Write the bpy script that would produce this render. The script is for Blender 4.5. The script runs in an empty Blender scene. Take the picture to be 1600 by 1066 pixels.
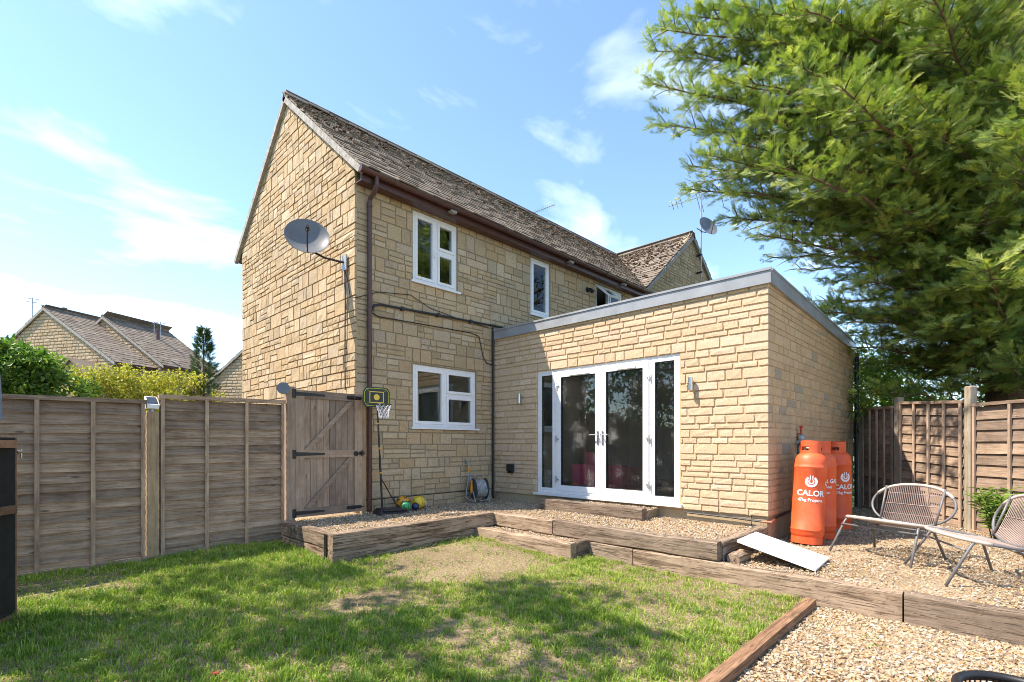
import bpy, math, random
import numpy as np
from mathutils import Matrix, Vector

# ------------------------------------------------------------------ camera, sky, sun, exposure
SC = bpy.context.scene
COL = SC.collection
ALPHA = math.radians(44.1); FPX = 787.0; EYE = 1.35
FW = np.array([math.cos(ALPHA), math.sin(ALPHA), 0.0]); RT = np.array([math.sin(ALPHA), -math.cos(ALPHA), 0.0])
cam_d = bpy.data.cameras.new('camera'); cam = bpy.data.objects.new('camera', cam_d); COL.objects.link(cam)
cam_d.sensor_width = 36.0; cam_d.lens = 36.0 * FPX / 1600.0; cam_d.shift_y = 161.0 / 1600.0
cam_d.clip_start = 0.05; cam_d.clip_end = 2000.0
cam.location = (0, 0, EYE); cam.rotation_euler = (math.pi / 2, 0, ALPHA - math.pi / 2)
SC.camera = cam

TO_SUN = Vector((-0.515, 0.39, 1.0)).normalized()
sun_d = bpy.data.lights.new('sun', 'SUN'); sun = bpy.data.objects.new('sun', sun_d); COL.objects.link(sun)
sun_d.energy = 3.55; sun_d.angle = math.radians(0.55); sun_d.color = (1.0, 0.885, 0.75)
sun.rotation_euler = TO_SUN.to_track_quat('Z', 'Y').to_euler(); sun.location = (-8, 8, 20)

world = bpy.data.worlds.new('World'); SC.world = world; world.use_nodes = True
wn = world.node_tree.nodes; wl = world.node_tree.links
for n in list(wn): wn.remove(n)
w_out = wn.new('ShaderNodeOutputWorld'); w_bg = wn.new('ShaderNodeBackground'); w_bg.inputs['Strength'].default_value = 0.128
sky = wn.new('ShaderNodeTexSky'); sky.sky_type = 'NISHITA'; sky.sun_disc = False
sky.sun_elevation = math.asin(TO_SUN.z); sky.sun_rotation = math.atan2(TO_SUN.x, TO_SUN.y)
sky.air_density = 1.0; sky.dust_density = 0.3; sky.ozone_density = 1.0; sky.altitude = 100
w_tc = wn.new('ShaderNodeTexCoord'); w_sep = wn.new('ShaderNodeSeparateXYZ'); wl.new(w_tc.outputs['Generated'], w_sep.inputs[0])
# thin fair-weather cloud: noise on a flat layer above (direction / height), so wisps shrink towards the horizon
w_add = wn.new('ShaderNodeMath'); w_add.operation = 'ADD'; w_add.inputs[1].default_value = 0.16; wl.new(w_sep.outputs['Z'], w_add.inputs[0])
w_max = wn.new('ShaderNodeMath'); w_max.operation = 'MAXIMUM'; w_max.inputs[1].default_value = 0.05; wl.new(w_add.outputs[0], w_max.inputs[0])
w_div = wn.new('ShaderNodeVectorMath'); w_div.operation = 'DIVIDE'; wl.new(w_tc.outputs['Generated'], w_div.inputs[0])
w_cmb = wn.new('ShaderNodeCombineXYZ'); [wl.new(w_max.outputs[0], w_cmb.inputs[i]) for i in range(2)]; w_cmb.inputs[2].default_value = 1.0
wl.new(w_cmb.outputs[0], w_div.inputs[1])
w_map = wn.new('ShaderNodeMapping'); w_map.inputs['Location'].default_value = (3.1, 2.9, 0.0); w_map.inputs['Rotation'].default_value = (0, 0, 0.5); w_map.inputs['Scale'].default_value = (1.0, 1.5, 0.4)
wl.new(w_div.outputs[0], w_map.inputs[0])
w_noi = wn.new('ShaderNodeTexNoise'); w_noi.inputs['Scale'].default_value = 1.9; w_noi.inputs['Detail'].default_value = 7.0; w_noi.inputs['Roughness'].default_value = 0.52; w_noi.inputs['Distortion'].default_value = 0.35
wl.new(w_map.outputs[0], w_noi.inputs['Vector'])
w_ramp = wn.new('ShaderNodeValToRGB'); w_ramp.color_ramp.elements[0].position = 0.52; w_ramp.color_ramp.elements[0].color = (0, 0, 0, 1); w_ramp.color_ramp.elements[1].position = 0.80; w_ramp.color_ramp.elements[1].color = (0.6, 0.6, 0.6, 1)
wl.new(w_noi.outputs['Fac'], w_ramp.inputs[0])
w_mix = wn.new('ShaderNodeMixRGB'); w_mix.inputs['Color2'].default_value = (6.6, 6.9, 7.2, 1)
w_tint = wn.new('ShaderNodeMixRGB'); w_tint.blend_type = 'MULTIPLY'; w_tint.inputs['Fac'].default_value = 1.0; w_tint.inputs['Color2'].default_value = (0.86, 0.93, 1.0, 1)
wl.new(sky.outputs[0], w_tint.inputs['Color1'])
wl.new(w_ramp.outputs[0], w_mix.inputs['Fac']); wl.new(w_tint.outputs[0], w_mix.inputs['Color1'])
wl.new(w_mix.outputs[0], w_bg.inputs['Color']); wl.new(w_bg.outputs[0], w_out.inputs[0])

vs = SC.view_settings
vs.view_transform = 'Standard'; vs.look = 'None'; vs.gamma = 1.0; vs.use_curve_mapping = False
vs.exposure = 1.56
SC.render.film_transparent = False
SC.cycles.max_bounces = 8; SC.cycles.diffuse_bounces = 4; SC.cycles.glossy_bounces = 4; SC.cycles.transparent_max_bounces = 12
SC.cycles.sample_clamp_indirect = 8.0; SC.cycles.filter_width = 0.95

rnd = random.Random(11)
rng = np.random.default_rng(5)

def px(p):
    t = float(np.dot(p[:2], FW[:2])); r = float(np.dot(p[:2], RT[:2]))
    if t < 0.1: return None
    return 800 + FPX * r / t, 694 - FPX * (p[2] - EYE) / t
def from_px(x, y, t):
    c = (x - 800) / FPX
    v = (FW + c * RT) * t
    return np.array([v[0], v[1], EYE + (694 - y) / FPX * t])

# ------------------------------------------------------------------ materials
def new_mat(name):
    m = bpy.data.materials.new(name); m.use_nodes = True
    nt = m.node_tree
    return m, nt.nodes, nt.links, nt.nodes['Principled BSDF']
def N(nodes, kind, **kw):
    n = nodes.new(kind)
    for k, v in kw.items():
        if k in n.inputs: n.inputs[k].default_value = v
        else: setattr(n, k, v)
    return n
def ramp(nodes, stops):
    r = nodes.new('ShaderNodeValToRGB'); cr = r.color_ramp
    while len(cr.elements) < len(stops): cr.elements.new(0.5)
    for e, (p, c) in zip(cr.elements, stops): e.position = p; e.color = (c[0], c[1], c[2], 1)
    return r
def tint_value(nodes, links):
    """one random value per piece: the object's own, plus the piece's 'tint' where pieces are joined"""
    oi = nodes.new('ShaderNodeObjectInfo'); at = nodes.new('ShaderNodeAttribute'); at.attribute_name = 'tint'
    ad = N(nodes, 'ShaderNodeMath', operation='ADD'); links.new(oi.outputs['Random'], ad.inputs[0]); links.new(at.outputs['Fac'], ad.inputs[1])
    fr = N(nodes, 'ShaderNodeMath', operation='FRACT'); links.new(ad.outputs[0], fr.inputs[0])
    return fr.outputs[0]
def bump(nodes, links, bsdf, height, strength=0.4, dist=0.01):
    b = N(nodes, 'ShaderNodeBump', Strength=strength, Distance=dist); links.new(height, b.inputs['Height']); links.new(b.outputs[0], bsdf.inputs['Normal'])
def mixc(nodes, links, fac, a, b, mode='MIX'):
    m = nodes.new('ShaderNodeMixRGB'); m.blend_type = mode
    for s, v in ((m.inputs['Fac'], fac), (m.inputs['Color1'], a), (m.inputs['Color2'], b)):
        if isinstance(v, (int, float)): s.default_value = v
        elif isinstance(v, tuple): s.default_value = (v[0], v[1], v[2], 1)
        else: links.new(v, s)
    return m.outputs[0]

def plain(name, col, rough=0.5, metal=0.0, var=0.12, scale=14.0, spec=0.5, coat=0.0):
    m, n, l, b = new_mat(name)
    g = n.new('ShaderNodeNewGeometry'); no = N(n, 'ShaderNodeTexNoise', Scale=scale, Detail=5.0); l.new(g.outputs['Position'], no.inputs['Vector'])
    lo = tuple(c * (1 - var * 1.6) for c in col); hi = tuple(min(1, c * (1 + var)) for c in col)
    r = ramp(n, [(0.3, lo), (0.7, hi)]); l.new(no.outputs['Fac'], r.inputs[0]); l.new(r.outputs[0], b.inputs['Base Color'])
    b.inputs['Roughness'].default_value = rough; b.inputs['Metallic'].default_value = metal; b.inputs['Specular IOR Level'].default_value = spec
    if coat: b.inputs['Coat Weight'].default_value = coat
    return m
def stone(name, stops, grain=44.0, bumpd=0.006, dirt=(0.16, 0.135, 0.095), dirt_amt=0.5):
    m, n, l, b = new_mat(name)
    t = tint_value(n, l); r = ramp(n, stops); l.new(t, r.inputs[0])
    g = n.new('ShaderNodeNewGeometry')
    n1 = N(n, 'ShaderNodeTexNoise', Scale=grain, Detail=6.0, Roughness=0.65); l.new(g.outputs['Position'], n1.inputs['Vector'])
    r1 = ramp(n, [(0.30, (0.50, 0.47, 0.42)), (0.44, (0.92, 0.91, 0.88)), (0.58, (1.06, 1.06, 1.05)), (0.72, (1.32, 1.32, 1.3))]); l.new(n1.outputs['Fac'], r1.inputs[0])
    c = mixc(n, l, 0.8, r.outputs[0], r1.outputs[0], 'MULTIPLY')
    n2 = N(n, 'ShaderNodeTexNoise', Scale=2.1, Detail=7.0, Roughness=0.7); l.new(g.outputs['Position'], n2.inputs['Vector'])
    r2 = ramp(n, [(0.52, (0, 0, 0)), (0.78, (dirt_amt,) * 3)]); l.new(n2.outputs['Fac'], r2.inputs[0])
    c = mixc(n, l, r2.outputs[0], c, dirt)
    l.new(c, b.inputs['Base Color']); b.inputs['Roughness'].default_value = 0.92; b.inputs['Specular IOR Level'].default_value = 0.2
    n3 = N(n, 'ShaderNodeTexNoise', Scale=38.0, Detail=8.0, Roughness=0.75); l.new(g.outputs['Position'], n3.inputs['Vector'])
    bump(n, l, b, n3.outputs['Fac'], 0.9, bumpd)
    return m
def wood(name, stops, axis='x', rotz=0.0, fine=1.0, dark=(0.05, 0.035, 0.025), knots=0.5, rough=0.85, cracks=0.0):
    m, n, l, b = new_mat(name)
    g = n.new('ShaderNodeNewGeometry'); t = tint_value(n, l)
    off = N(n, 'ShaderNodeVectorMath', operation='SCALE'); cx = n.new('ShaderNodeCombineXYZ')
    l.new(t, cx.inputs[0]); l.new(t, cx.inputs[1]); l.new(t, cx.inputs[2]); l.new(cx.outputs[0], off.inputs[0]); off.inputs['Scale'].default_value = 37.0
    rot = N(n, 'ShaderNodeMapping'); rot.inputs['Rotation'].default_value = (0, 0, -rotz); l.new(g.outputs['Position'], rot.inputs[0])
    ad = N(n, 'ShaderNodeVectorMath', operation='ADD'); l.new(rot.outputs[0], ad.inputs[0]); l.new(off.outputs[0], ad.inputs[1])
    lo, hi = 1.9 * fine, 30.0 * fine
    sc = {'x': (lo, hi, hi), 'y': (hi, lo, hi), 'z': (hi, hi, lo)}[axis]
    mp = N(n, 'ShaderNodeMapping'); mp.inputs['Scale'].default_value = sc; l.new(ad.outputs[0], mp.inputs[0])
    n1 = N(n, 'ShaderNodeTexNoise', Scale=1.0, Detail=7.0, Roughness=0.62, Distortion=0.6); l.new(mp.outputs[0], n1.inputs['Vector'])
    r = ramp(n, stops); l.new(n1.outputs['Fac'], r.inputs[0])
    n2 = N(n, 'ShaderNodeTexNoise', Scale=3.3, Detail=5.0, Roughness=0.7); l.new(ad.outputs[0], n2.inputs['Vector'])
    r2 = ramp(n, [(0.3, (0.62, 0.6, 0.58)), (0.62, (1.08, 1.06, 1.04))]); l.new(n2.outputs['Fac'], r2.inputs[0])
    c = mixc(n, l, 0.85, r.outputs[0], r2.outputs[0], 'MULTIPLY')
    rt = ramp(n, [(0.0, (0.68, 0.68, 0.7)), (1.0, (1.2, 1.16, 1.1))]); l.new(t, rt.inputs[0])
    c = mixc(n, l, 1.0, c, rt.outputs[0], 'MULTIPLY')
    ks = {'x': (2.6, 9, 9), 'y': (9, 2.6, 9), 'z': (9, 9, 2.6)}[axis]
    mk = N(n, 'ShaderNodeMapping'); mk.inputs['Scale'].default_value = ks; l.new(ad.outputs[0], mk.inputs[0])
    vo = N(n, 'ShaderNodeTexVoronoi', Scale=1.0); l.new(mk.outputs[0], vo.inputs['Vector'])
    rk = ramp(n, [(0.06, (knots,) * 3), (0.13, (0, 0, 0))]); l.new(vo.outputs['Distance'], rk.inputs[0])
    c = mixc(n, l, rk.outputs[0], c, dark)
    hgt = n1.outputs['Fac']
    if cracks:
        cs = {'x': (3.2, 55, 55), 'y': (55, 3.2, 55), 'z': (55, 55, 3.2)}[axis]
        mc = N(n, 'ShaderNodeMapping'); mc.inputs['Scale'].default_value = cs; l.new(ad.outputs[0], mc.inputs[0])
        n4 = N(n, 'ShaderNodeTexNoise', Scale=1.0, Detail=4.0, Roughness=0.7, Distortion=1.2); l.new(mc.outputs[0], n4.inputs['Vector'])
        r4 = ramp(n, [(0.36, (cracks,) * 3), (0.45, (0, 0, 0))]); l.new(n4.outputs['Fac'], r4.inputs[0])
        c = mixc(n, l, r4.outputs[0], c, dark)
        sb = N(n, 'ShaderNodeMath', operation='SUBTRACT'); l.new(n1.outputs['Fac'], sb.inputs[0]); l.new(r4.outputs[0], sb.inputs[1]); hgt = sb.outputs[0]
    l.new(c, b.inputs['Base Color']); b.inputs['Roughness'].default_value = rough; b.inputs['Specular IOR Level'].default_value = 0.25
    bump(n, l, b, hgt, 0.9, 0.008)
    return m
def leafy(name, stops, rough=0.5, trans=0.35):
    m, n, l, b = new_mat(name)
    at = n.new('ShaderNodeAttribute'); at.attribute_name = 'tint'
    r = ramp(n, stops); l.new(at.outputs['Fac'], r.inputs[0]); l.new(r.outputs[0], b.inputs['Base Color'])
    b.inputs['Roughness'].default_value = rough; b.inputs['Specular IOR Level'].default_value = 0.3
    tr = n.new('ShaderNodeBsdfTranslucent'); c2 = mixc(n, l, 1.0, r.outputs[0], (1.1, 1.3, 0.6), 'MULTIPLY'); l.new(c2, tr.inputs['Color'])
    mx = N(n, 'ShaderNodeMixShader', Fac=trans); l.new(b.outputs[0], mx.inputs[1]); l.new(tr.outputs[0], mx.inputs[2])
    l.new(mx.outputs[0], n['Material Output'].inputs[0])
    return m
def glass_mat(name, dust=0.0, tint=(0.86, 0.9, 0.89)):
    m, n, l, b = new_mat(name); n.remove(b)
    tp = N(n, 'ShaderNodeBsdfTransparent'); tp.inputs[0].default_value = (*tint, 1)
    gl = N(n, 'ShaderNodeBsdfGlossy', Roughness=0.004); gl.inputs[0].default_value = (1, 1, 1, 1)
    fr = N(n, 'ShaderNodeFresnel', IOR=1.45)
    mx = n.new('ShaderNodeMixShader'); l.new(fr.outputs[0], mx.inputs[0]); l.new(tp.outputs[0], mx.inputs[1]); l.new(gl.outputs[0], mx.inputs[2])
    out = mx.outputs[0]
    if dust:
        g = n.new('ShaderNodeNewGeometry')
        n1 = N(n, 'ShaderNodeTexNoise', Scale=75.0, Detail=5.0, Roughness=0.8); l.new(g.outputs['Position'], n1.inputs['Vector'])
        n2 = N(n, 'ShaderNodeTexNoise', Scale=3.0, Detail=3.0); l.new(g.outputs['Position'], n2.inputs['Vector'])
        mu = N(n, 'ShaderNodeMath', operation='MULTIPLY'); l.new(n1.outputs['Fac'], mu.inputs[0]); l.new(n2.outputs['Fac'], mu.inputs[1])
        r = ramp(n, [(0.315, (0.012,) * 3), (0.40, (dust,) * 3)]); l.new(mu.outputs[0], r.inputs[0])
        df = N(n, 'ShaderNodeBsdfDiffuse'); df.inputs[0].default_value = (0.6, 0.58, 0.54, 1)
        m2 = n.new('ShaderNodeMixShader'); l.new(r.outputs[0], m2.inputs[0]); l.new(out, m2.inputs[1]); l.new(df.outputs[0], m2.inputs[2]); out = m2.outputs[0]
    l.new(out, n['Material Output'].inputs[0])
    return m
def ground_mat(name, cells, scale, bumpd, rough=0.95):
    """loose small stones / soil under the scattered pieces"""
    m, n, l, b = new_mat(name)
    g = n.new('ShaderNodeNewGeometry')
    v = N(n, 'ShaderNodeTexVoronoi', Scale=scale); l.new(g.outputs['Position'], v.inputs['Vector'])
    sp = n.new('ShaderNodeSeparateColor'); l.new(v.outputs['Color'], sp.inputs[0])
    r = ramp(n, cells); l.new(sp.outputs[0], r.inputs[0])
    no = N(n, 'ShaderNodeTexNoise', Scale=1.3, Detail=6.0); l.new(g.outputs['Position'], no.inputs['Vector'])
    r2 = ramp(n, [(0.3, (0.7, 0.68, 0.62)), (0.65, (1.05, 1.03, 1.0))]); l.new(no.outputs['Fac'], r2.inputs[0])
    c = mixc(n, l, 1.0, r.outputs[0], r2.outputs[0], 'MULTIPLY')
    l.new(c, b.inputs['Base Color']); b.inputs['Roughness'].default_value = rough; b.inputs['Specular IOR Level'].default_value = 0.2
    bump(n, l, b, v.outputs['Distance'], 0.8, -bumpd)
    return m

M = {}
M['stone'] = stone('house_stone', [(0.0, (0.37, 0.275, 0.165)), (0.2, (0.48, 0.37, 0.235)), (0.4, (0.44, 0.315, 0.175)), (0.6, (0.52, 0.41, 0.27)), (0.75, (0.41, 0.325, 0.225)), (0.88, (0.47, 0.335, 0.19)), (1.0, (0.55, 0.44, 0.30))])
M['mortar'] = stone('house_mortar', [(0, (0.27, 0.225, 0.155)), (1, (0.31, 0.26, 0.18))], 90, 0.004)
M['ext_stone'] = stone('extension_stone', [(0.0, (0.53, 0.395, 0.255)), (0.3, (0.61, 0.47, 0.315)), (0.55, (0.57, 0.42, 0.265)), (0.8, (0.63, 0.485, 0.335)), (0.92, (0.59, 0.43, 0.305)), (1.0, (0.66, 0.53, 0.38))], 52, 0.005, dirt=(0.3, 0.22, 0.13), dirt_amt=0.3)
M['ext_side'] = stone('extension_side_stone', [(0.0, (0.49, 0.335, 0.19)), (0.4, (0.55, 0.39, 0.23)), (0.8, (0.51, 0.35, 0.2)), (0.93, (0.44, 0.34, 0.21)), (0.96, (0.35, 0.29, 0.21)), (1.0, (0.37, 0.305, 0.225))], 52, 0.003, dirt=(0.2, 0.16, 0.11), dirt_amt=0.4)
M['ext_mortar'] = stone('extension_mortar', [(0, (0.50, 0.37, 0.23)), (1, (0.54, 0.40, 0.25))], 110, 0.003)
M['plinth'] = stone('plinth_render', [(0, (0.36, 0.29, 0.19)), (1, (0.42, 0.33, 0.21))], 60, 0.005)
M['tile'] = stone('roof_tile_stone', [(0.0, (0.15, 0.125, 0.10)), (0.3, (0.21, 0.18, 0.145)), (0.55, (0.17, 0.135, 0.105)), (0.8, (0.26, 0.225, 0.18)), (1.0, (0.20, 0.15, 0.11))], 40, 0.006, dirt=(0.09, 0.07, 0.04), dirt_amt=0.6)
M['verge'] = plain('verge_cement', (0.33, 0.31, 0.27), 0.9, var=0.25)
M['moss'] = plain('roof_moss', (0.10, 0.062, 0.035), 1.0, var=0.5, scale=30)
M['brown'] = plain('brown_plastic', (0.085, 0.036, 0.028), 0.38, var=0.12)
M['upvc'] = plain('white_upvc', (0.80, 0.80, 0.80), 0.28, var=0.03)
M['gasket'] = plain('black_gasket', (0.02, 0.02, 0.02), 0.6)
M['glass'] = glass_mat('window_glass')
M['doorglass'] = glass_mat('dusty_door_glass', dust=0.30)
M['fascia'] = plain('grey_trim', (0.30, 0.315, 0.33), 0.3, var=0.10, scale=4)
M['membrane'] = plain('roof_membrane', (0.12, 0.12, 0.125), 0.7)
M['black'] = plain('black_plastic', (0.018, 0.018, 0.02), 0.45)
M['iron'] = plain('black_iron', (0.012, 0.012, 0.013), 0.5, var=0.3)
M['steel'] = plain('stainless_steel', (0.55, 0.55, 0.55), 0.28, metal=0.9, var=0.05)
M['alu'] = plain('weathered_aluminium', (0.40, 0.40, 0.40), 0.5, metal=0.5, var=0.15)
M['dish'] = plain('dish_grey', (0.14, 0.145, 0.15), 0.35, var=0.08, scale=6)
M['plaster'] = plain('room_plaster', (0.68, 0.65, 0.60), 0.9, var=0.03)
M['floorwood'] = wood('room_floor_wood', [(0.3, (0.14, 0.09, 0.05)), (0.7, (0.22, 0.15, 0.09))], 'y')
M['pink'] = plain('pink_fabric', (0.55, 0.05, 0.14), 0.9, var=0.1)
GW = [(0.25, (0.16, 0.108, 0.072)), (0.40, (0.32, 0.228, 0.155)), (0.58, (0.43, 0.315, 0.22)), (0.8, (0.56, 0.43, 0.32))]
M['fence_x'] = wood('weathered_fence_board', GW, 'x', knots=0.8, cracks=0.3, dark=(0.09, 0.062, 0.042))
M['fence_z'] = wood('weathered_fence_batten', [(p, tuple(v * 1.12 for v in c)) for p, c in GW], 'z')
PW = [(0.25, (0.22, 0.15, 0.09)), (0.5, (0.34, 0.245, 0.15)), (0.8, (0.42, 0.32, 0.21))]
M['post_z'] = wood('fence_post_wood', PW, 'z')
TW = [(0.25, (0.20, 0.14, 0.10)), (0.45, (0.33, 0.245, 0.18)), (0.8, (0.43, 0.335, 0.26))]
M['gate_z'] = wood('gate_plank_wood', TW, 'z', knots=0.7)
M['gate_x'] = wood('gate_rail_wood', TW, 'x')
RW = [(0.25, (0.19, 0.138, 0.10)), (0.5, (0.34, 0.255, 0.19)), (0.8, (0.47, 0.37, 0.285))]
RA = math.atan2(0.71, 0.7)
M['rfence_x'] = wood('brown_fence_board', RW, 'x', rotz=RA, knots=0.35, cracks=0.3)
M['rfence_z'] = wood('brown_fence_batten', [(p, tuple(v * 1.25 for v in c)) for p, c in RW], 'z')
M['rpost'] = wood('grey_post_wood', [(0.25, (0.2, 0.17, 0.13)), (0.5, (0.33, 0.29, 0.23)), (0.8, (0.42, 0.38, 0.31))], 'z', fine=0.7)
SW = [(0.28, (0.06, 0.042, 0.03)), (0.40, (0.20, 0.145, 0.10)), (0.52, (0.36, 0.28, 0.205)), (0.66, (0.30, 0.235, 0.175)), (0.85, (0.50, 0.43, 0.35))]
M['sleeper_x'] = wood('oak_sleeper_along', SW, 'x', fine=0.8, knots=0.3, cracks=0.85)
M['sleeper_y'] = wood('oak_sleeper_across', SW, 'y', fine=0.8, knots=0.3, cracks=0.85)
BW = [(0.25, (0.13, 0.07, 0.04)), (0.5, (0.25, 0.15, 0.09)), (0.8, (0.34, 0.22, 0.14))]
M['edging'] = wood('edging_board_wood', BW, 'x', cracks=0.5)
M['orange'] = plain('orange_paint', (0.72, 0.115, 0.028), 0.48, var=0.22, scale=8)
def scuffed(name, col, fade, rust):
    m, n, l, b = new_mat(name); g = n.new('ShaderNodeNewGeometry')
    a1 = N(n, 'ShaderNodeTexNoise', Scale=5.0, Detail=6.0, Roughness=0.65); l.new(g.outputs['Position'], a1.inputs['Vector'])
    r1 = ramp(n, [(0.40, col), (0.66, fade)]); l.new(a1.outputs['Fac'], r1.inputs[0])
    mp = N(n, 'ShaderNodeMapping'); mp.inputs['Scale'].default_value = (26, 26, 7); l.new(g.outputs['Position'], mp.inputs[0])
    a2 = N(n, 'ShaderNodeTexNoise', Scale=1.0, Detail=8.0, Roughness=0.75); l.new(mp.outputs[0], a2.inputs['Vector'])
    r2 = ramp(n, [(0.62, (0, 0, 0)), (0.70, (0.75,) * 3)]); l.new(a2.outputs['Fac'], r2.inputs[0])
    c = mixc(n, l, r2.outputs[0], r1.outputs[0], rust); l.new(c, b.inputs['Base Color']); b.inputs['Roughness'].default_value = 0.5
    bump(n, l, b, a1.outputs['Fac'], 0.3, 0.004); return m
M['orange'] = scuffed('scuffed_orange_paint', (0.70, 0.085, 0.018), (0.75, 0.13, 0.04), (0.34, 0.08, 0.03))
M['white'] = plain('white_print', (0.8, 0.8, 0.78), 0.5, var=0.04)
M['board'] = scuffed('white_board', (0.80, 0.80, 0.79), (0.68, 0.67, 0.64), (0.45, 0.42, 0.36))
M['chairframe'] = plain('chair_frame_grey', (0.15, 0.145, 0.145), 0.45, var=0.1)
M['cord'] = plain('chair_cord', (0.36, 0.265, 0.22), 0.6, var=0.25, scale=3)
M['cream'] = plain('cream_cord', (0.48, 0.41, 0.35), 0.6, var=0.1)
M['yellow'] = plain('yellow_plastic', (0.75, 0.52, 0.03), 0.4, var=0.05)
M['amber'] = plain('amber_plastic', (0.70, 0.30, 0.02), 0.4, var=0.08)
M['lime'] = plain('lime_paint', (0.55, 0.62, 0.02), 0.45, var=0.05)
M['green'] = plain('green_rubber', (0.06, 0.42, 0.14), 0.45, var=0.1)
M['navy'] = plain('navy_rubber', (0.02, 0.035, 0.10), 0.4, var=0.1)
M['pale'] = plain('pale_rubber', (0.55, 0.53, 0.52), 0.5, var=0.1)
M['net'] = plain('net_cord', (0.75, 0.74, 0.78), 0.7, var=0.1)
M['hose'] = plain('grey_hose', (0.36, 0.36, 0.35), 0.5, var=0.2, scale=40)
M['reel'] = plain('reel_plastic', (0.055, 0.062, 0.07), 0.5, var=0.15)
M['copper'] = plain('copper_pipe', (0.45, 0.22, 0.13), 0.4, metal=0.6)
M['redtap'] = plain('red_valve', (0.5, 0.04, 0.03), 0.4)
M['solar'] = plain('solar_cell', (0.012, 0.016, 0.035), 0.15, var=0.1)
M['soil'] = ground_mat('lawn_soil', [(0.0, (0.14, 0.105, 0.065)), (0.35, (0.26, 0.19, 0.12)), (0.6, (0.18, 0.155, 0.08)), (0.8, (0.34, 0.26, 0.175)), (1.0, (0.15, 0.16, 0.065))], 60, 0.01)
GV = [(0.0, (0.62, 0.55, 0.44)), (0.25, (0.50, 0.33, 0.16)), (0.4, (0.66, 0.60, 0.50)), (0.6, (0.42, 0.27, 0.13)), (0.75, (0.58, 0.46, 0.30)), (1.0, (0.34, 0.29, 0.23))]
M['gravelbed'] = ground_mat('gravel_bed', [(p, tuple(v * 0.62 for v in c)) for p, c in GV], 55, 0.012)
def gravel_mat():
    m, n, l, b = new_mat('gravel_stone')
    at = n.new('ShaderNodeAttribute'); at.attribute_name = 'tint'
    r = ramp(n, [(p, tuple(v * 0.74 for v in c)) for p, c in [(0.0, (0.56, 0.47, 0.34)), (0.14, (0.48, 0.28, 0.11)), (0.28, (0.64, 0.57, 0.46)), (0.42, (0.52, 0.35, 0.17)), (0.55, (0.60, 0.48, 0.32)), (0.68, (0.32, 0.19, 0.09)), (0.8, (0.72, 0.66, 0.56)), (0.9, (0.44, 0.29, 0.14)), (1.0, (0.24, 0.19, 0.15))]])
    l.new(at.outputs['Fac'], r.inputs[0]); l.new(r.outputs[0], b.inputs['Base Color']); b.inputs['Roughness'].default_value = 0.75; b.inputs['Specular IOR Level'].default_value = 0.3
    return m
M['gravel'] = gravel_mat()
M['farground'] = ground_mat('far_ground', [(0.0, (0.10, 0.11, 0.05)), (1.0, (0.16, 0.15, 0.08))], 3, 0.02)
M['grass'] = leafy('grass_blades', [(0.0, (0.11, 0.20, 0.025)), (0.35, (0.21, 0.32, 0.04)), (0.6, (0.33, 0.42, 0.06)), (0.82, (0.46, 0.45, 0.13)), (1.0, (0.52, 0.44, 0.25))], 0.5, 0.3)
M['cypress'] = leafy('cypress_foliage', [(0.0, (0.06, 0.11, 0.035)), (0.35, (0.15, 0.225, 0.052)), (0.7, (0.28, 0.345, 0.07)), (1.0, (0.50, 0.52, 0.13))], 0.42, 0.36)
M['leaf'] = leafy('broad_leaf', [(0.0, (0.045, 0.10, 0.02)), (0.5, (0.10, 0.19, 0.035)), (1.0, (0.22, 0.32, 0.06))], 0.4, 0.35)
M['leaf_y'] = leafy('golden_leaf', [(0.0, (0.16, 0.20, 0.03)), (0.45, (0.42, 0.40, 0.06)), (0.8, (0.60, 0.52, 0.10)), (1.0, (0.66, 0.56, 0.30))], 0.5, 0.3)
M['leaf_d'] = leafy('dark_conifer', [(0.0, (0.02, 0.05, 0.018)), (1.0, (0.07, 0.12, 0.03))], 0.6, 0.2)
M['bark'] = wood('bark', [(0.25, (0.06, 0.04, 0.028)), (0.5, (0.17, 0.11, 0.07)), (0.8, (0.27, 0.19, 0.13))], 'z', fine=0.5, knots=0.0)
M['shedblack'] = plain('shed_door_dark', (0.010, 0.009, 0.008), 0.8, var=0.3)
M['shedwood'] = wood('shed_batten_wood', [(0.3, (0.20, 0.11, 0.06)), (0.7, (0.32, 0.19, 0.11))], 'x')
M['bluegrey'] = plain('blue_grey_metal', (0.22, 0.28, 0.38), 0.3, metal=0.3)
M['pipewood'] = plain('stool_wood', (0.30, 0.13, 0.06), 0.5)

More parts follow.
